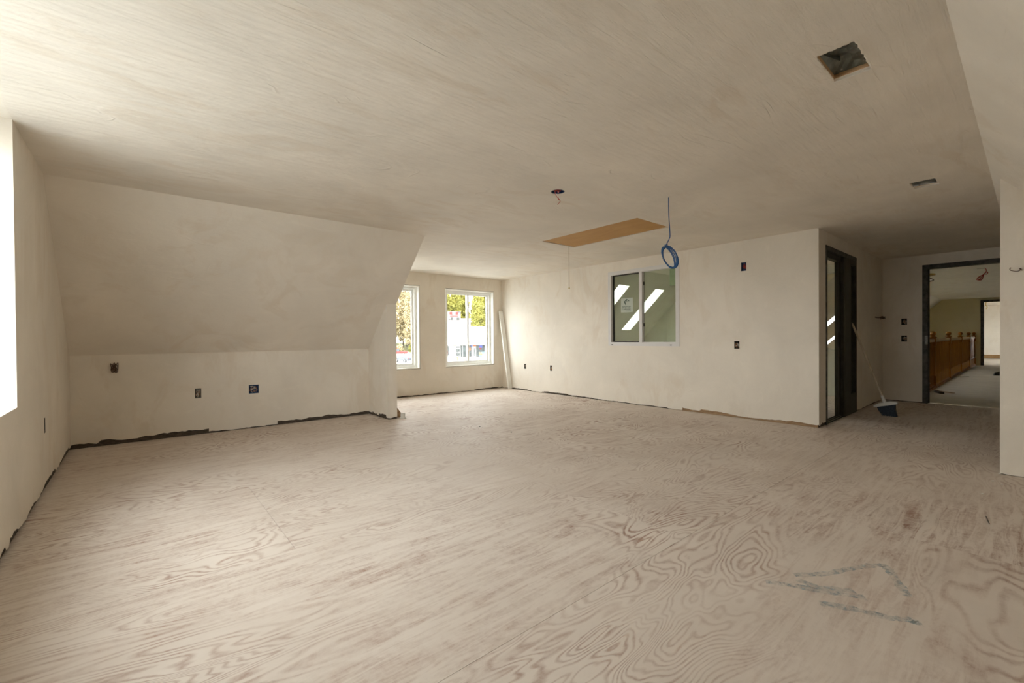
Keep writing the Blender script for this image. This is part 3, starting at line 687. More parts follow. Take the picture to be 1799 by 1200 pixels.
# wires sticking out of small holes
t = thing('wire_bundle', 'tangle of brown wires poking out of the knee wall under the slope', 'wires', (-0.185, yK, 0.72))
bm = nb(); wires(bm, (-0.185, yK - 0.028, 0.782), 7, (0.028, 0.024, 0.050), 0.0032, 77); obj('wire', bm, 'wire_brown', t)
p_ = on(1547.6, 558.8, 1, yB - 0.02)
t = thing('wire_bundle', 'short dark wires sticking out near the hall corner', 'wires', (p_.x, yB, p_.z - 0.03))
bm = nb(); tube(bm, spline([(p_.x - 0.30, yB - 0.004, p_.z + 0.008), (p_.x - 0.12, yB - 0.006, p_.z), (p_.x + 0.05, yB - 0.03, p_.z + 0.012), (p_.x + 0.09, yB - 0.05, p_.z + 0.004)]), 0.008, 6); obj('cable', bm, 'wire_brown', t)
bm = nb(); wires(bm, (p_.x - 0.02, yB - 0.045, p_.z + 0.003), 6, (0.05, 0.03, 0.022), 0.005, 78); obj('wire', bm, 'wire_brown', t)
# hook of wire on the right wall
bm = nb()
hk = [on(x, y, 0, xR) for x, y in ((1776, 471), (1774.5, 472.5), (1775, 475), (1780, 476.5), (1786, 477), (1790.5, 476), (1793, 473.5), (1791, 473), (1793.5, 472), (1795, 475))]
tube(bm, spline([Vector((xR - 0.018 - 0.004 * math.sin(i * 2.0), q.y, q.z)) for i, q in enumerate(hk)] + [Vector((xR + 0.004, hk[-1].y - 0.002, hk[-1].z + 0.003))], 5), 0.0024, 6)
tag(obj('wire_hook', bm, 'wire_brown'), 'stub of brown cable bent into a hook on the right wall', 'wire')
# round ceiling box
t = thing('ceiling_box', 'round blue ceiling box with a red wire dangling from it', 'electrical box', (RB[0], RB[1], H))
bm = nb(); n = 20; r0 = []; r1 = []
for i in range(n):
    a = 2 * math.pi * i / n; r0.append(bm.verts.new((RB[0] + RB[2] * math.cos(a), RB[1] + RB[2] * math.sin(a), H))); r1.append(bm.verts.new((RB[0] + RB[2] * math.cos(a), RB[1] + RB[2] * math.sin(a), H + 0.06)))
for i in range(n): bm.faces.new((r0[i], r0[(i + 1) % n], r1[(i + 1) % n], r1[i]))
bm.faces.new(r1); obj('housing', bm, 'blue_box', t)
bm = nb()
for i in range(n):
    a, b_ = 2 * math.pi * i / n, 2 * math.pi * (i + 1) / n
    poly(bm, [(RB[0] + r_ * math.cos(q), RB[1] + r_ * math.sin(q), H - 0.0015) for r_, q in ((RB[2] * 0.93, a), (RB[2] * 1.06, a), (RB[2] * 1.06, b_), (RB[2] * 0.93, b_))])
obj('rim', bm, 'metal_box', t)
bm = nb(); wires(bm, (RB[0], RB[1], H + 0.012), 5, (0.035, 0.035, 0.012), 0.003, 91); 
hang = [on(x, y, 1, RB[1]) for x, y in ((975.5, 339), (978, 345), (981.5, 349), (984, 353), (982.5, 356), (979.5, 359.5))]
tube(bm, spline([Vector((RB[0] + 0.01, RB[1], H + 0.02))] + hang, 6), 0.0022, 6); wires(bm, hang[2], 2, (0.008, 0.008, 0.010), 0.002, 92); obj('wire', bm, 'wire_red', t)
# blue cable coil hanging from the ceiling
cx, cy = 3.519, 2.036
t = thing('cable_coil', 'coil of blue cable hanging from the ceiling on its own lead', 'cable', (cx, cy, H))
bm = nb(); C_ = [on(x, y, 0, cx) for x, y in ((1174.8, 345.8), (1175.2, 380), (1177, 412), (1175.5, 420), (1171, 429), (1169.5, 433))]
tube(bm, spline(C_, 8), 0.0042, 7); obj('lead', bm, 'cable_blue', t)
q = on(1175.8, 452, 0, cx)
hx = Vector((0.55, -0.835, 0)).normalized()
bm = nb(); rnd = random.Random(5); pts = []
for i in range(7 * 20 + 1):
    a = 2 * math.pi * i / 20; tt = i / 140
    rx = 0.044 + rnd.uniform(-0.002, 0.002) + 0.012 * math.sin(3 * tt + 1); rz = 0.098 + 0.006 * math.sin(9 * tt)
    u_, w_ = rx * math.sin(a), rz * math.cos(a)
    tilt = 0.40
    u2, w2 = u_ * math.cos(tilt) + w_ * math.sin(tilt) * -1, u_ * math.sin(tilt) * 1 + w_ * math.cos(tilt)
    pts.append(Vector((q.x, q.y, q.z)) + hx * (u2 * 1.0 + 0.010 * math.sin(5 * tt)) + Vector((0.03 * (tt - 0.5), 0.02 * (tt - 0.5), w2)))
tube(bm, pts, 0.0042, 6); obj('loops', bm, 'cable_blue', t)
bm = nb(); k0 = on(1170, 431, 0, cx); tube(bm, spline([k0 + Vector((0, 0.015, -0.03)), k0 + Vector((0.01, 0, 0.012)), k0 + Vector((-0.008, -0.016, -0.006)), k0 + Vector((0.0, 0.012, 0.004)), k0 + Vector((0, -0.02, -0.035))], 6), 0.0042, 6); obj('tie', bm, 'cable_blue', t)
bm = nb(); lathe(bm, [(0.014, -0.001), (0.012, -0.004), (0.006, -0.006)], (cx, cy, H), 10); obj('plug', bm, 'crumb', t)

# ================================================================ CEILING OPENINGS
t = thing('attic_hatch', 'varnished plywood attic hatch set in the ceiling, with a pull cord', 'hatch', (4.2, 3.3, H))
bm = nb(); box(bm, (HATCH[0] + 0.018, HATCH[2] + 0.010, H + 0.006), (HATCH[1] - 0.010, HATCH[3] - 0.008, H + 0.022)); obj('panel', bm, 'hatch', t)
bm = nb(); bars(bm, (HATCH[0] - 0.03, HATCH[2] - 0.03, H + 0.016), (1, 0, 0), (0, 1, 0), (0, 0, 1), HATCH[1] - HATCH[0] + 0.06, HATCH[3] - HATCH[2] + 0.06, 0.05, 0.0, 0.10); obj('frame', bm, 'plate_dark', t)
bm = nb(); box(bm, (HATCH[0] - 0.03, HATCH[2] - 0.03, H + 0.11), (HATCH[1] + 0.03, HATCH[3] + 0.03, H + 0.12)); obj('cover', bm, 'plate_dark', t)
pc = on(996.4, 431.5, 2, H); pe = on(997.3, 506, 1, pc.y)
bm = nb(); tube(bm, [(pc.x, pc.y - 0.03, H + 0.006), (pc.x, pc.y - 0.03, H - 0.2), (pc.x, pc.y - 0.03, pe.z + 0.01)], 0.0022, 5); cord = obj('pull_cord', bm, 'string', t)
bm = nb(); lathe(bm, [(0.002, 0.022), (0.006, 0.018), (0.008, 0.006), (0.010, 0.0), (0.006, -0.004)], (pc.x, pc.y - 0.03, pe.z - 0.012), 10); obj('knob', bm, 'brass', cord)
def vent(label, v, depth, crumple, seed, lift, name='duct_opening'):
    x0, x1, y0, y1 = v
    t = thing(name, label, 'vent', ((x0 + x1) / 2, (y0 + y1) / 2, H))
    rnd = random.Random(seed)
    # wooden battens round the hole
    for a, b_ in (((x1 + 0.0, y0 - 0.01), (x1 + 0.02, y1 + 0.01)), ((x0 - 0.02, y0 - 0.01), (x0, y1 + 0.01)), ((x0 - 0.02, y1), (x1 + 0.02, y1 + 0.02)), ((x0 - 0.02, y0 - 0.02), (x1 + 0.02, y0))):
        bm = nb(); box(bm, (a[0], a[1], H + 0.0162), (b_[0], b_[1], H + lift)); obj('batten', bm, 'pine', t)
    # crumpled sheet-metal boot
    bm = nb(); nx, ny = 9, 7; g = []
    for i in range(nx + 1):
        row = []
        for j in range(ny + 1):
            fx, fy = i / nx, j / ny
            z = H + lift - 0.004 + depth * (0.25 + 0.75 * math.sin(math.pi * fx) * math.sin(math.pi * fy)) + crumple * math.sin(3.1 * fx + 4 * fy + seed) * 0.5 + rnd.uniform(-1, 1) * crumple * 0.35
            if i in (0, nx) or j in (0, ny): z = H + lift - 0.002
            row.append(bm.verts.new((x0 - 0.004 + (x1 - x0 + 0.008) * fx, y0 - 0.004 + (y1 - y0 + 0.008) * fy, z)))
        g.append(row)
    for i in range(nx):
        for j in range(ny): bm.faces.new((g[i][j], g[i + 1][j], g[i + 1][j + 1], g[i][j + 1]))
    obj('sheet_metal_boot', bm, 'duct', t)
    bm = nb(); fx = x0 + (x1 - x0) * 0.62; poly(bm, [(x0 + 0.03, y1 - 0.004, H + lift - 0.006), (fx, y1 - 0.05, H + lift - 0.003), (fx + 0.02, y1 - 0.045, H + lift + 0.05), (x0 + 0.03, y1 - 0.006, H + lift + 0.05)]); obj('folded_flap', bm, 'duct', t)
    for px_, py_ in ((0.88, 0.75), (0.86, 0.14)):
        bm = nb(); lathe(bm, [(0.004, 0.0), (0.007, 0.003), (0.007, 0.006), (0.002, 0.010)], (x0 + (x1 - x0) * px_, y0 + (y1 - y0) * py_, H + lift - 0.008), 8); obj('screw', bm, 'metal_box', t)
    # torn lip of plasterboard
    for (ax_, ay_), (bx_, by_) in (((x0, y1), (x1, y1)), ((x1, y0), (x1, y1)), ((x0, y0), (x0, y1)), ((x0, y0), (x1, y0))):
        bm = nb(); L = 14; prev = None
        nx_, ny_ = (0, 1) if ay_ == by_ else (1, 0); cxm, cym = (x0 + x1) / 2, (y0 + y1) / 2
        sg = -1 if (ay_ == by_ and ay_ > cym) or (ax_ == bx_ and ax_ > cxm) else 1
        for i in range(L + 1):
            f = i / L; w = rnd.uniform(0.001, 0.007) * sg
            a = Vector((ax_ + (bx_ - ax_) * f - nx_ * sg * 0.003, ay_ + (by_ - ay_) * f - ny_ * sg * 0.003, H - 0.001)); c = Vector((ax_ + (bx_ - ax_) * f + nx_ * w, ay_ + (by_ - ay_) * f + ny_ * w, H + rnd.uniform(-0.001, 0.003)))
            cur = (bm.verts.new(a), bm.verts.new(c))
            if prev: bm.faces.new((prev[0], cur[0], cur[1], prev[1]))
            prev = cur
        obj('torn_edge', bm, 'crumb' if ax_ == bx_ and ax_ > cxm else 'plaster_ceiling', t)
    return t
vent('large square cut in the ceiling showing a crumpled galvanised duct boot', VENT1, 0.022, 0.016, 3, 0.036)
vent('smaller ceiling cut with a flat metal plate, further along towards the hall', VENT2, 0.004, 0.003, 8, 0.021)

# ================================================================ LOOSE THINGS
# broom leaning on the pocket-door frame
hb = on(1552, 708, 0, 7.40); top = Vector((7.255, yB - 0.012, 1.20))
base = Vector((7.40, 1.235, 0.165))
t = thing('broom', 'push broom with a worn wooden stick leaning on the pocket door frame', 'broom', (7.40, 1.21, 0))
dirn = (top - base).normalized(); side = Vector((-0.02, -1.0, 0)); side = (side - dirn * side.dot(dirn)).normalized(); fwd = dirn.cross(side)
bm = nb(); tube(bm, [base + dirn * (top - base).length * f for f in (0, 0.3, 0.6, 0.9, 0.985)], 0.0125, 10); st = obj('stick', bm, 'broom_stick', t, True)
bm = nb(); tube(bm, [top - dirn * 0.10 + fwd * 0.012, top + dirn * 0.004 + fwd * 0.024], 0.004, 6); tube(bm, [top - dirn * 0.02, top + dirn * 0.02], 0.010, 6, 0.2); obj('splinter', bm, 'broom_stick', st)
bm = nb(); tube(bm, [base - dirn * 0.005, base + dirn * 0.04, base + dirn * 0.10], 0.022, 10, 0.75)
hc = base - dirn * 0.015; s0_, s1_ = hc - side * 0.115 , hc + side * 0.115
for a0, a1, zt, zb in ((-0.125, -0.06, 0.006, -0.018), (-0.06, 0.06, 0.024, -0.018), (0.06, 0.125, 0.006, -0.018)):
    def e(u, d, w): return hc + side * u + dirn * d + fwd * w
    zl = 0.004 if a0 < -0.1 else 0.026; zr = 0.004 if a1 > 0.1 else 0.026
    vs = [e(u, d, w) for u, dd in ((a0, zl), (a1, zr)) for d in (zb, dd) for w in (-0.028, 0.028)]
    V = [bm.verts.new(p) for p in vs]
    for f in ((0, 1, 3, 2), (4, 6, 7, 5), (0, 4, 5, 1), (2, 3, 7, 6), (0, 2, 6, 4), (1, 5, 7, 3)): bm.faces.new([V[i] for i in f])
obj('head', bm, 'plastic_white', t)
bm = nb(); rnd = random.Random(9)
for i in range(46):
    for j in range(5):
        u = -0.095 + 0.19 * i / 45 + rnd.uniform(-0.002, 0.002); w = -0.02 + 0.04 * j / 4
        a = hc + side * u - dirn * 0.016 + fwd * w
        L_ = (a.z - 0.004) / 0.97
        b_ = a + Vector((-0.035 + rnd.uniform(-0.008, 0.008), -0.045 + (u * 0.25) + rnd.uniform(-0.008, 0.008), 0)); b_.z = 0.002 + rnd.uniform(0, 0.012)
        m_ = (a + b_) / 2 + Vector((0.004, 0.006, 0))
        tube(bm, [a, m_, b_], 0.0026, 3)
obj('bristles', bm, 'bristle', t)
# white board leaning in the dormer corner
bm = nb(); a = Vector((5.805, 6.93, 0.0)); b_ = Vector((5.79, 7.195, 1.60)); az = (b_ - a).normalized(); axx = (Vector((1, 0, 0)) - az * az.x).normalized(); ayy = az.cross(axx)
obox(bm, (a + b_) / 2 + Vector((0, 0, 0.006)), axx, ayy, az, 0.075, 0.03, (b_ - a).length)
t = thing('trim_board', 'long primed white trim board leaning in the dormer corner', 'board', (5.805, 6.93, 0)); obj('face_board', bm, 'board_white', t)
bm = nb(); obox(bm, (a + b_) / 2 + axx * 0.046 + ayy * 0.004 + Vector((0, 0, 0.004)), axx, ayy, az, 0.016, 0.038, (b_ - a).length); obj('edge_return', bm, 'jamb', t)
# plastic cap and dark offcut beside the dormer pier
t = thing('plastic_coupling', 'short off-white plastic pipe coupling on the floor beside the dormer pier', 'pipe fitting', (2.655, 5.37, 0))
bm = nb(); lathe(bm, [(0.040, 0.0), (0.040, 0.012), (0.030, 0.014), (0.029, 0.066), (0.024, 0.068), (0.024, 0.03), (0.001, 0.03)], (2.655, 5.37, 0), 18); obj('sleeve', bm, 'plastic_white', t, True)
bm = nb(); lathe(bm, [(0.046, 0.0), (0.046, 0.006), (0.041, 0.008)], (2.655, 5.37, 0), 18); obj('flange', bm, 'wire_white', t)
bm = nb(); q = [(2.600, 5.47, 0.0), (2.715, 5.46, 0.0), (2.600, 5.475, 0.165)]
for dx, dy in ((0, 0), (0.004, 0.02)):
    pass
f = poly(bm, q); ex = bmesh.ops.extrude_face_region(bm, geom=[f]); bmesh.ops.translate(bm, vec=(0.004, 0.018, 0), verts=[e_ for e_ in ex['geom'] if isinstance(e_, bmesh.types.BMVert)])
tag(obj('wood_offcut', bm, 'plate_wood'), 'dark triangular wood offcut standing behind the plastic coupling', 'offcut')
# crumbs and scraps on the floor
def crumb(px, py, r, mat, label, cat, name, grp=None, seed=0):
    p = on(px, py, 2, 0); bm = nb(); bmesh.ops.create_icosphere(bm, subdivisions=1, radius=r); rnd = random.Random(seed)
    for v in bm.verts: v.co = Vector((v.co.x * rnd.uniform(0.7, 1.4), v.co.y * rnd.uniform(0.7, 1.4), v.co.z * rnd.uniform(0.4, 0.7)))
    mz = min(v.co.z for v in bm.verts)
    for v in bm.verts: v.co += Vector((p.x, p.y, -mz))
    tag(obj(name, bm, mat), label, cat, grp)
for i, (px, py) in enumerate(((1066, 723), (898, 760), (843, 750))): crumb(px, py, 0.010, 'dark_bit', 'small dark scrap lying on the open plywood floor', 'scrap', 'floor_scrap', 'dark scraps on the floor', i)
for i, (px, py) in enumerate(((1632, 731), (1581, 734.5), (1757, 833), (1760, 852), (1727, 868), (1745, 846))): crumb(px, py, 0.008, 'crumb', 'white plaster crumb on the floor near the hall', 'crumb', 'plaster_crumb', 'plaster crumbs by the hall', 20 + i)
bm = nb(); q0, q1 = on(1732, 908, 2, 0), on(1738, 921, 2, 0); tube(bm, [q0 + Vector((0, 0, 0.003)), q1 + Vector((0, 0, 0.003))], 0.0018, 5); tag(obj('loose_nail', bm, 'dark_bit'), 'thin dark nail lying on the plywood in front of the right wall', 'nail')
# chalk strokes on the plywood
for pl in ([(1395, 1010), (1450, 1008), (1500, 998), (1545, 993), (1560, 1000), (1575, 1020), (1595, 1048)], [(1345, 1022), (1400, 1030), (1450, 1040), (1520, 1050)], [(1440, 1060), (1500, 1070), (1560, 1085), (1605, 1090), (1610, 1098)], [(1400, 1018), (1440, 1032), (1500, 1038)]):
    bm = nb(); P = spline([on(x, y, 2, 0) for x, y in pl], 5); rnd = random.Random(len(pl)); prev = None
    for i, p in enumerate(P):
        d = (P[min(i + 1, len(P) - 1)] - P[max(0, i - 1)]).normalized(); nrm = Vector((-d.y, d.x, 0)); w = 0.013 + rnd.uniform(0, 0.010)
        cur = (bm.verts.new(p + nrm * w + Vector((0, 0, 0.0006))), bm.verts.new(p - nrm * w + Vector((0, 0, 0.0006))))
        if prev: bm.faces.new((prev[0], prev[1], cur[1], cur[0]))
        prev = cur
    obj('chalk_mark', bm, 'chalk', floor)

# ================================================================ HALL BEYOND THE DOORWAY
yr = 1.262
t = thing('stair_railing', 'honey oak stair railing with ball-topped posts beyond the hall doorway', 'railing', (16.5, yr, 0))
NEW = [9.75, 11.95, 14.45, 17.05, 19.55, 21.42]
nbm = nb()
box(nbm, (-0.045, -0.045, 0.0), (0.045, 0.045, 0.235)); 
lathe(nbm, [(0.040, 0.235), (0.043, 0.25), (0.032, 0.27), (0.036, 0.32), (0.040, 0.50), (0.034, 0.72), (0.028, 0.80), (0.042, 0.82), (0.042, 0.835)], n=12)
box(nbm, (-0.045, -0.045, 0.835), (0.045, 0.045, 0.985))
lathe(nbm, [(0.060, 0.985), (0.060, 0.998), (0.034, 1.01), (0.026, 1.022), (0.044, 1.04), (0.052, 1.065), (0.046, 1.09), (0.026, 1.106), (0.006, 1.112)], n=14)
bmesh.ops.recalc_face_normals(nbm, faces=nbm.faces[:]); nme = bpy.data.meshes.new('newel_post'); nbm.to_mesh(nme); nbm.free(); nme.materials.append(MAT['oak'])
for x in NEW: o_ = obj('newel_post', nme, None, t, local=True); o_.location = Vector((x, yr, 0)) - t.location
bbm = nb(); box(bbm, (-0.016, -0.016, 0.06), (0.016, 0.016, 0.24)); lathe(bbm, [(0.014, 0.24), (0.017, 0.255), (0.011, 0.28), (0.016, 0.36), (0.012, 0.60), (0.009, 0.72), (0.010, 0.90)], n=8)
bmesh.ops.recalc_face_normals(bbm, faces=bbm.faces[:]); bme = bpy.data.meshes.new('baluster'); bbm.to_mesh(bme); bbm.free(); bme.materials.append(MAT['oak'])
x = 9.85
while x < 21.35:
    if min(abs(x - q) for q in NEW) > 0.06: o_ = obj('baluster', bme, None, t, local=True); o_.location = Vector((x, yr, 0)) - t.location
    x += 0.096
for a, b_ in zip(NEW, NEW[1:]):
    bm = nb(); y0 = yr
    prof = [(-0.03, 0.90), (0.03, 0.90), (0.034, 0.93), (0.030, 0.955), (0.014, 0.966), (-0.014, 0.966), (-0.030, 0.955), (-0.034, 0.93)]
    A = [bm.verts.new((a + 0.044, y0 + p, z)) for p, z in prof]; B = [bm.verts.new((b_ - 0.044, y0 + p, z)) for p, z in prof]
    for i in range(8): bm.faces.new((A[i], A[(i + 1) % 8], B[(i + 1) % 8], B[i]))
    bm.faces.new(A); bm.faces.new(B[::-1]); obj('handrail', bm, 'oak_pale', t)
    bm = nb(); box(bm, (a + 0.044, yr - 0.03, 0.035), (b_ - 0.044, yr + 0.03, 0.062)); box(bm, (a + 0.044, yr - 0.05, 0.0), (b_ - 0.044, yr + 0.02, 0.036)); obj('shoe_rail', bm, 'oak', t)
# lath scraps, dark wedge, wires in the far hall
a, b_ = on(1645, 687, 2, 0.01), on(1676, 691, 2, 0.01)
bm = nb(); d = (b_ - a); obox(bm, (a + b_) / 2 + Vector((0, 0, 0.004)), d.normalized(), Vector((-d.y, d.x, 0)).normalized(), (0, 0, 1), d.length, 0.035, 0.012); tag(obj('wood_lath', bm, 'plate_wood'), 'broken wooden lath lying flat by the foot of the railing', 'lath')
a, b_ = on(1637, 686, 2, 0.02), on(1648, 689, 2, 0.02)
bm = nb(); d = (b_ - a); obox(bm, (a + b_) / 2 + Vector((-0.08, -0.06, -0.002)), d.normalized(), Vector((-d.y, d.x, 0)).normalized(), Vector((0, 0, 1)), d.length, 0.06, 0.035); tag(obj('wood_block', bm, 'plate_dark'), 'dark splintered wood block against the first railing post', 'wood scrap')
p = on(1752, 660, 2, 0)
bm = nb(); f = poly(bm, [(p.x, p.y + 0.06, 0.0), (p.x + 0.1, p.y - 0.30, 0.0), (p.x + 0.1, p.y - 0.30, 0.20), (p.x, p.y + 0.03, 0.07)]); ex = bmesh.ops.extrude_face_region(bm, geom=[f]); bmesh.ops.translate(bm, vec=(0.10, 0.02, 0), verts=[e_ for e_ in ex['geom'] if isinstance(e_, bmesh.types.BMVert)])
tag(obj('floor_wedge', bm, 'steel'), 'dark grey metal wedge on the hall floor beyond the doorway', 'wedge')
t = thing('wire_bundle', 'red wires looped in a knot hanging from the far hall ceiling', 'wires', (11.85, 0.58, H))
bm = nb(); q = lambda x, y, d=0: on(x, y, 0, 11.85 + d)
tube(bm, spline([q(1730, 470), q(1733, 475), q(1731, 479), q(1727, 483), q(1720, 487), q(1716, 491.5), q(1724, 492), q(1727, 487), q(1728, 481)], 6), 0.006, 5)
tube(bm, spline([q(1728, 482, 0.03), q(1733, 478, 0.03), q(1735.5, 479, 0.03), q(1733.5, 481.5, 0.03), q(1729, 482, 0.03), q(1724, 487), q(1717, 489), q(1722, 485), q(1729, 482)], 6), 0.006, 5)
tube(bm, spline([q(1727, 484, -0.03), q(1722, 490, -0.03), q(1718, 492, -0.03), q(1725, 490, -0.03), q(1728, 484, -0.03)], 6), 0.006, 5); obj('wire', bm, 'wire_red', t)
bm = nb(); box(bm, (11.83, 0.56, H - 0.004), (11.87, 0.66, H - 0.001)); obj('cut_slot', bm, 'metal_box', t)
p = on(1628, 482, 2, H - 0.001)
t = thing('fixture_bracket', 'tarnished brass fixture bracket with a wire hook beside the doorway head', 'bracket', (p.x, p.y, H))
bm = nb(); lathe(bm, [(0.13, -0.001), (0.13, -0.03), (0.06, -0.05), (0.02, -0.055)], (p.x, p.y, H), 16); obj('canopy_plate', bm, 'brass', t)
bm = nb(); tube(bm, spline([(p.x, p.y, H - 0.05), (p.x + 0.02, p.y - 0.06, H - 0.09), (p.x, p.y - 0.10, H - 0.13), (p.x - 0.02, p.y - 0.03, H - 0.15)], 6), 0.009, 6); obj('wire', bm, 'wire_brown', t)
p = on(1733, 545, 0, 24.0)
t = thing('wire_bundle', 'yellow wires dangling from the ceiling of the last room', 'wires', (24, p.y, H))
bm = nb(); tube(bm, spline([(24, p.y, H), (24, p.y + 0.02, 2.14), (24.02, p.y - 0.02, 2.05), (24, p.y + 0.01, 1.98)], 6), 0.012, 5); tube(bm, spline([(24, p.y + 0.12, H), (24, p.y + 0.14, 2.18), (24, p.y + 0.10, 2.12)], 6), 0.012, 5); obj('wire', bm, 'wire_yellow', t)
# torn drywall corner left standing behind the doorway jamb
bm = nb(); xx = 11.2; rnd = random.Random(4); prev = None
for i in range(25):
    z = 0.06 + i * 0.026; w = 0.03 + rnd.choice((0.0, 0.0, 0.03, 0.055)) * (1 if i % 2 else 0.7)
    cur = [bm.verts.new((9.34 + d, 1.10 - e, z)) for d, e in ((0, 0.0), (0, w), (0.013, w), (0.013, 0.0))]
    if prev:
        for k in range(4): bm.faces.new((prev[k], prev[(k + 1) % 4], cur[(k + 1) % 4], cur[k]))
    prev = cur
tag(obj('torn_drywall_strip', bm, 'crumb'), 'ragged strip of torn white drywall just inside the hall doorway', 'drywall scrap')

# ================================================================ OUTDOORS (seen through the dormer windows)
GZ = -3.4
MAT['asphalt'] = simple('pale_asphalt', (0.42, 0.42, 0.41), 0.9, 0, 0.12, 0.6)
MAT['verge'] = simple('spring_verge', (0.11, 0.105, 0.04), 0.95, 0, 0.35, 0.8)
MAT['stucco'] = simple('white_stucco', (0.72, 0.71, 0.69), 0.9)
MAT['stucco_cream'] = simple('cream_stucco', (0.52, 0.46, 0.41), 0.9)
MAT['shop_glass'] = simple('dark_shop_glass', (0.07, 0.085, 0.085), 0.2, 0, 0.5, 1.2)
MAT['shop_frame'] = simple('shop_frame', (0.62, 0.62, 0.60), 0.5)
MAT['print_red'] = simple('red_print', (0.24, 0.03, 0.025), 0.7)
MAT['print_dark'] = simple('grey_print', (0.05, 0.05, 0.045), 0.7)
MAT['print_blue'] = simple('blue_print', (0.10, 0.13, 0.42), 0.7)
MAT['print_cyan'] = simple('cyan_print', (0.20, 0.40, 0.55), 0.7)
MAT['print_orange'] = simple('orange_print', (0.52, 0.14, 0.05), 0.7)
MAT['print_yellow'] = simple('yellow_print', (0.52, 0.43, 0.16), 0.7)
MAT['brick'] = simple('brown_brick', (0.24, 0.12, 0.09), 0.9, 0, 0.3, 3)
MAT['kerb'] = simple('pink_kerb', (0.34, 0.24, 0.20), 0.9)
MAT['bollard'] = simple('yellow_paint', (0.60, 0.48, 0.03), 0.5)
MAT['car_silver'] = simple('silver_paint', (0.075, 0.08, 0.09), 0.4)
MAT['car_red'] = simple('red_paint', (0.42, 0.02, 0.015), 0.35)
MAT['car_glass'] = simple('car_glass', (0.05, 0.06, 0.07), 0.1)
MAT['tyre'] = simple('tyre_rubber', (0.03, 0.03, 0.03), 0.8)
MAT['tail_red'] = simple('tail_light', (0.5, 0.02, 0.02), 0.4)
MAT['rim'] = simple('wheel_rim', (0.45, 0.45, 0.45), 0.4, 0.5)
MAT['bark'] = simple('grey_brown_bark', (0.13, 0.105, 0.08), 0.9, 0, 0.3, 2)
def leafmat(name, a, b_):
    m, nt, b = newmat(name)
    r = ramp(nt, noise(nt, coords(nt), 0.5, 4, 0.6), [(0.3, a), (0.7, b_)]); nt.links.new(r.outputs[0], b.inputs['Base Color']); b.inputs['Roughness'].default_value = 0.8
    return m
MAT['leaf_green'] = leafmat('yellow_green_leaves', (0.22, 0.22, 0.045), (0.40, 0.36, 0.08))
MAT['leaf_orange'] = leafmat('orange_brown_buds', (0.26, 0.20, 0.10), (0.42, 0.34, 0.19))
MAT['leaf_dark'] = leafmat('dark_pine_needles', (0.06, 0.075, 0.035), (0.12, 0.13, 0.06))

bm = nb(); panel(bm, (0, 0, GZ), (1, 0, 0), (0, 1, 0), (-250, 300), (-250, 300)); struct(obj('ground', bm, 'asphalt'))
def atd(px, depth, z=GZ):
    """point on level z in the direction of a pixel column, at a distance along the view axis"""
    d = ray(px, 596); p = CP + d * (depth / d.dot(FW)); return Vector((p.x, p.y, z))
# verge under the trees
bm = nb(); L_ = [atd(px, 150) for px in range(560, 1000, 20)]; M_ = [atd(px, 215) for px in range(560, 1000, 20)]
for i in range(len(L_) - 1): poly(bm, [L_[i] + Vector((0, 0, 0.02)), L_[i + 1] + Vector((0, 0, 0.02)), M_[i + 1] + Vector((0, 0, 2.5)), M_[i] + Vector((0, 0, 2.5))])
struct(obj('ground_verge', bm, 'verge'))
# ---- shop building
BC = on(820, 628, 2, GZ); BC.z = 0; dv = Vector((BC.x, BC.y, 0)).normalized(); eR = Vector((dv.y, -dv.x, 0)); S = 0.1335
t = thing('shop_building', 'long white shop building with canopy and glass shopfronts across the car park', 'building', (BC.x, BC.y, GZ))
def bb(name, px0, px1, z0, z1, d0, d1, mat, parent=None):
    """box on the facade: columns px0..px1, heights z0..z1, from d0 in front to d1 behind the wall line"""
    bm = nb(); u0, u1 = (px0 - 820) * S, (px1 - 820) * S
    obox(bm, BC + eR * (u0 + u1) / 2 + dv * (d0 + d1) / 2 + Vector((0, 0, (z0 + z1) / 2)), eR, dv, (0, 0, 1), u1 - u0, d1 - d0, z1 - z0)
    return obj(name, bm, mat, parent if parent else t)
zy = lambda y: CAM_H + (595.3 - y) * S
bb('wall', 768, 827, GZ, zy(563), 0, 18, 'stucco'); bb('wall', 827, 1010, GZ, zy(576), 0.3, 18, 'stucco')
bb('parapet_cap', 767, 828, zy(563.5), zy(561.5), -0.3, 0.3, 'stucco'); bb('parapet_cap', 827, 1010, zy(577), zy(575), 0.0, 0.6, 'stucco')
bb('canopy', 796, 1010, zy(607), zy(596), -2.2, 0.0, 'stucco'); bb('canopy', 768, 796, zy(607), zy(603), -2.0, 0.0, 'stucco')
bb('pillar', 790, 796, GZ, zy(606), -2.1, -1.5, 'stucco'); bb('pillar', 851.5, 854.5, GZ, zy(606), -2.1, -1.5, 'stucco'); bb('pillar', 905, 910, GZ, zy(606), -2.1, -1.5, 'stucco')
bb('shop_wall', 796, 802, GZ, zy(607), -0.05, 0.0, 'stucco_cream')
bb('kerb', 790, 1010, GZ, GZ + 0.16, -2.6, 0.0, 'kerb')
def shopdoor(px0, px1, panes):
    o_ = bb('shop_door', px0, px1, GZ + 0.16, zy(608), -0.12, -0.02, 'shop_frame')
    for a, b_, c, d in panes: bb('pane', px0 + (px1 - px0) * a, px0 + (px1 - px0) * b_, GZ + 0.16 + 2.5 * c, GZ + 0.16 + 2.5 * d, -0.15, -0.11, 'shop_glass', o_)
shopdoor(801.5, 809, [(0.12, 0.48, 0.08, 0.36), (0.55, 0.88, 0.06, 0.40), (0.12, 0.46, 0.42, 0.74), (0.54, 0.88, 0.44, 0.74), (0.1, 0.9, 0.84, 0.96)])
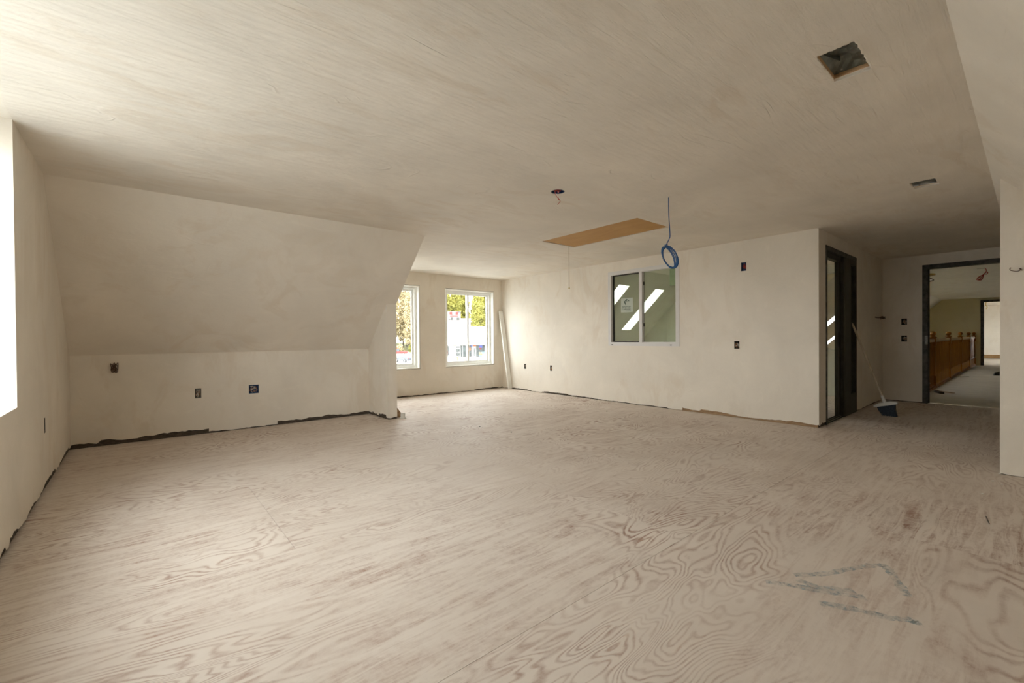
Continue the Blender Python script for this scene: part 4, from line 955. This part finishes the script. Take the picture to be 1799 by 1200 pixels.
bb('shop_window', 809.5, 828.5, GZ + 0.2, zy(608), -0.1, 0.31, 'shop_glass')
for px in (813, 819, 824): bb('mullion', px - 0.3, px + 0.3, GZ + 0.2, zy(608), -0.16, -0.1, 'shop_frame')
shopdoor(828.5, 836, [(0.25, 0.5, 0.06, 0.80), (0.58, 0.80, 0.06, 0.80)])
bb('shop_window', 836, 841, GZ + 0.2, zy(608), -0.1, 0.31, 'shop_glass'); bb('shop_window', 841, 851, GZ + 1.3, zy(608), -0.1, 0.31, 'shop_glass')
bb('shop_window', 783, 789, GZ + 0.5, zy(608), -0.1, 0.31, 'shop_glass'); bb('shop_window', 770, 781, GZ + 0.5, zy(608), -0.1, 0.31, 'shop_glass')
for a, b_, y0, y1, m_ in ((827.5, 830, 610, 607.8, 'print_blue'), (831, 836, 610, 607.8, 'print_orange'), (841.5, 847, 612, 608, 'print_blue'), (841, 847, 625, 620, 'print_yellow'), (846, 851, 622, 619, 'print_cyan'), (841, 846, 628, 624, 'print_cyan'), (842, 845, 615, 612, 'print_red'), (785, 788, 622, 617, 'print_red'), (824.5, 827, 616, 612, 'print_orange')):
    bb('poster', a, b_, zy(y0), zy(y1), -0.2, -0.16, m_)
bb('shop_window', 855, 900, GZ + 0.5, zy(608), -0.1, 0.31, 'shop_glass')
bb('poster', 854, 856.5, zy(613), zy(609), -0.3, -0.2, 'print_red')
bb('brick_pier', 852, 856.5, GZ, zy(626), -2.6, -2.2, 'brick')
t2 = thing('roof_sign', 'white framed sign with red and grey panels above the shop parapet', 'sign', tuple(BC + eR * (799 - 820) * S + Vector((0, 0, zy(568)))))
def sg(name, a, b_, y0, y1, d0, d1, m_): return bb(name, a, b_, zy(y1), zy(y0), d0, d1, m_, t2)
MAT['sign_white'] = simple('weathered_sign', (0.17, 0.155, 0.15), 0.8)
sg('board', 788, 810.3, 549.4, 567.6, -0.9, -0.6, 'sign_white')
sg('red_mark', 791.5, 795.8, 550.5, 554.5, -0.95, -0.9, 'print_red'); sg('red_mark', 801.8, 806, 550.5, 554.5, -0.95, -0.9, 'print_red')
for i in range(7): sg('red_lettering', 792.6 + i * 2.0, 793.9 + i * 2.0, 556.8, 558.6, -0.94, -0.9, 'print_red')
sg('grey_mark', 793.5, 796.8, 560, 564, -0.94, -0.9, 'print_dark'); sg('grey_mark', 803.5, 808, 560.4, 564, -0.94, -0.9, 'print_dark'); sg('grey_mark', 790.5, 792, 562, 564, -0.94, -0.9, 'print_dark'); sg('dark_corner', 805, 809, 550, 551, -0.94, -0.9, 'print_dark'); sg('arch_line', 793, 805, 555.1, 555.6, -0.94, -0.9, 'print_dark')
for a in (791, 806): sg('post', a, a + 1, 560, 575, -0.6, -0.3, 'shop_frame')
p = on(803.4, 637, 2, GZ); t3 = thing('bollard', 'yellow steel bollard in front of the white shop building', 'bollard', tuple(p))
bm = nb(); lathe(bm, [(0.09, 0.0), (0.09, 0.95), (0.07, 1.03), (0.02, 1.06)], tuple(p), 10); obj('post', bm, 'bollard', t3)
bm = nb(); lathe(bm, [(0.15, 0.0), (0.15, 0.04), (0.09, 0.05)], tuple(p), 10); obj('base', bm, 'stucco', t3)
# ---- vehicles
def vehicle(name, label, cat, loc, rz, paint, prof, cabin, width, wheels, tail):
    """prof, cabin: side outlines (x forward, z up)"""
    t = thing(name, label, cat, loc, rz)
    def ext(pr, w, w_top=None):
        bm = nb(); zt = max(z for _, z in pr); zb = min(z for _, z in pr); wt = w_top or w
        f = lambda z: w + (wt - w) * ((z - zb) / (zt - zb)) ** 1.5
        A = [bm.verts.new((x, f(z) / 2, z)) for x, z in pr]; B = [bm.verts.new((x, -f(z) / 2, z)) for x, z in pr]; n = len(pr)
        for i in range(n): bm.faces.new((A[i], A[(i + 1) % n], B[(i + 1) % n], B[i]))
        bm.faces.new(A); bm.faces.new(B[::-1]); return bm
    o_ = obj('body', ext(prof, width, width * 0.92), paint, t, local=True)
    md = o_.modifiers.new('bevel', 'BEVEL'); md.width = 0.06; md.segments = 2
    o_ = obj('cabin', ext(cabin, width * 0.93, width * 0.68), 'car_glass', t, local=True)
    zt = max(z for _, z in cabin); xs = [x for x, z in cabin if z > zt - 0.12]
    bm = nb(); box(bm, (min(xs) - 0.05, -width * 0.345, zt - 0.02), (max(xs) + 0.05, width * 0.345, zt + 0.03)); obj('roof', bm, paint, t, local=True)
    for xw, r in wheels:
        for sd in (-1, 1):
            bm = nb(); n = 16; P = []
            for yy, rr in ((sd * (width / 2 - 0.2), r), (sd * (width / 2 + 0.01), r), (sd * (width / 2 + 0.02), r * 0.62)):
                P.append([bm.verts.new((xw + rr * math.cos(2 * math.pi * k / n), yy, r + rr * math.sin(2 * math.pi * k / n))) for k in range(n)])
            for a, b_ in zip(P, P[1:]):
                for k in range(n): bm.faces.new((a[k], a[(k + 1) % n], b_[(k + 1) % n], b_[k]))
            bm.faces.new(P[0]); wo_ = obj('wheel', bm, 'tyre', t, local=True)
            bm = nb(); P = [bm.verts.new((xw + r * 0.62 * math.cos(2 * math.pi * k / n), sd * (width / 2 + 0.018), r + r * 0.62 * math.sin(2 * math.pi * k / n))) for k in range(n)]; bm.faces.new(P); obj('rim', bm, 'rim', wo_, local=True)
    for sd in (-1, 1):
        bm = nb(); box(bm, (tail[0] - 0.03, sd * width * 0.45 - 0.16, tail[1]), (tail[0] + 0.12, sd * width * 0.45 + 0.02 * sd, tail[1] + 0.16)); obj('tail_light', bm, 'tail_red', t, local=True)
    bm = nb(); box(bm, (tail[0] - 0.06, -width * 0.47, 0.30), (tail[0] + 0.1, width * 0.47, 0.50)); obj('rear_bumper', bm, paint, t, local=True)
    return t
p = on(711, 636, 2, GZ)
vehicle('car', 'silver saloon car parked in the car park in front of the trees', 'car', (p.x, p.y, GZ), math.radians(97), 'car_silver',
        [(-2.25, 0.35), (-2.3, 0.75), (-2.2, 0.98), (-1.5, 1.02), (0.8, 0.95), (1.9, 0.82), (2.25, 0.6), (2.2, 0.3)], [(-1.75, 0.95), (-0.95, 1.42), (0.3, 1.45), (1.1, 0.92)], 1.8, [(-1.35, 0.33), (1.35, 0.33)], (-2.28, 0.72))
p = on(697, 625, 2, GZ)
vehicle('pickup_truck', 'red pickup truck parked at the edge of the woods', 'truck', (p.x, p.y, GZ), math.radians(152), 'car_red',
        [(-2.7, 0.55), (-2.75, 1.15), (-0.7, 1.2), (0.9, 1.2), (2.4, 1.1), (2.65, 0.8), (2.6, 0.5)], [(-0.75, 1.15), (-0.6, 1.8), (0.6, 1.85), (1.3, 1.15)], 1.95, [(-1.7, 0.40), (1.7, 0.40)], (-2.72, 0.85))
# ---- trees
def crown_mesh(name, seed, mat, h, rad, z0, n, size):
    rnd = random.Random(seed); bm = nb(); lumps = []
    for i in range(34):
        f = (i + rnd.random()) / 34; zz = z0 + (h - z0) * (0.05 + 0.92 * f); rr = rad * (1.0 - 0.6 * max(0, f - 0.5) / 0.5) * rnd.uniform(0.1, 0.72); a = i * 2.4 + rnd.uniform(-0.5, 0.5)
        lumps.append((Vector((rr * math.cos(a), rr * math.sin(a), zz)), rad * rnd.uniform(0.34, 0.50)))
    for i in range(n):
        c, r = rnd.choice(lumps); d = Vector((rnd.gauss(0, 1), rnd.gauss(0, 1), rnd.gauss(0, 0.8))).normalized()
        p = c + d * r * rnd.uniform(0.35, 1.05); u = Vector((rnd.gauss(0, 1), rnd.gauss(0, 1), rnd.gauss(0, 1))).normalized(); v = u.orthogonal().normalized(); s = size * rnd.uniform(0.6, 1.4)
        bm.faces.new([bm.verts.new(q) for q in (p - u * s, p - v * s * 0.7, p + u * s, p + v * s * 0.7)])
    me = bpy.data.meshes.new(name); bm.to_mesh(me); bm.free(); me.materials.append(MAT[mat]); return me
def trunk_mesh(seed, h, r, z0, rad):
    rnd = random.Random(seed); bm = nb()
    tube(bm, spline([(0, 0, -0.3), (rnd.uniform(-.2, .2), rnd.uniform(-.2, .2), h * 0.4), (rnd.uniform(-.4, .4), rnd.uniform(-.4, .4), h * 0.94)], 5), r, 7, 0.25)
    for i in range(9):
        a = rnd.uniform(0, 6.283); z = z0 + (h - z0) * rnd.uniform(0, 0.7); L = rad * rnd.uniform(0.5, 0.95)
        tube(bm, spline([(0, 0, z), (L * 0.5 * math.cos(a), L * 0.5 * math.sin(a), z + L * 0.35), (L * math.cos(a), L * math.sin(a), z + L * 0.8)], 4), r * 0.35, 5, 0.3)
    me = bpy.data.meshes.new('trunk'); bm.to_mesh(me); bm.free(); me.materials.append(MAT['bark']); return me
KIND = {}
for i in range(3): KIND[('green', i)] = (trunk_mesh(i, 17, 0.22, 5.5, 2.6), crown_mesh('crown', 100 + i, 'leaf_green', 21.5, 3.1, 2.5, 5200, 0.34))
for i in range(3): KIND[('orange', i)] = (trunk_mesh(10 + i, 18, 0.24, 7.5, 2.5), crown_mesh('crown', 200 + i, 'leaf_orange', 22.0, 3.0, 2.0, 3000, 0.30))
KIND[('pine', 0)] = (trunk_mesh(30, 20, 0.26, 6, 2.0), crown_mesh('crown', 300, 'leaf_dark', 21, 2.0, 6, 1500, 0.30))
rnd = random.Random(12)
LBL = {'green': ('leafy_tree', 'yellow-green spring tree in the wood behind the shop building', 'green trees behind the shops'), 'orange': ('budding_tree', 'tall bare-trunked tree with orange-brown buds at the car park edge', 'budding trees at the car park edge'), 'pine': ('pine_tree', 'dark pine standing among the orange-brown budding trees', 'dark pines in the wood')}
def tree(kind, px, depth, sc):
    nm, lb, gp = LBL[kind]; v = rnd.randrange(3) if kind != 'pine' else 0
    b_ = atd(px, depth); b_.z = GZ + max(0, (depth - 150) / 65 * 2.5)
    t = thing(nm, lb, 'tree', tuple(b_), rnd.uniform(0, 6.28), gp)
    tm, cm = KIND[(kind, v)]
    for n_, m_ in (('trunk', tm), ('crown', cm)): o_ = obj(n_, m_, None, t, local=True); o_.scale = (sc, sc, sc)
for row, d0 in enumerate((147, 158, 169, 180, 191, 202, 213)):
    step = (7.6 if row < 5 else 8.4) * F_PX / d0; px = 560 + (0, 0.5, 0.25, 0.75, 0.12, 0.62, 0.38)[row] * step
    while px < 965:
        px += step
        kd = 'orange' if px < 768 else 'green'
        if kd == 'orange' and row in (1, 3) and rnd.random() < 0.3: kd = 'pine'
        tree(kd, px + rnd.uniform(-1, 1), d0 + rnd.uniform(-1, 1), (0.94 + 0.04 * row) * rnd.uniform(0.96, 1.04))
SHR = [crown_mesh('shrub', 400 + i, 'leaf_green' if i else 'leaf_orange', 2.4, 1.6, 0.3, 500, 0.2) for i in range(2)]
for i, px in enumerate(range(660, 770, 21)):
    b_ = atd(px, 138); o_ = obj('shrub', SHR[i % 2], None); o_.location = b_; o_.rotation_euler.z = i; tag(o_, ('brown' if i % 2 == 0 else 'bright green') + ' shrub at the foot of the budding trees', 'shrub', ('brown' if i % 2 == 0 else 'green') + ' shrubs along the verge')
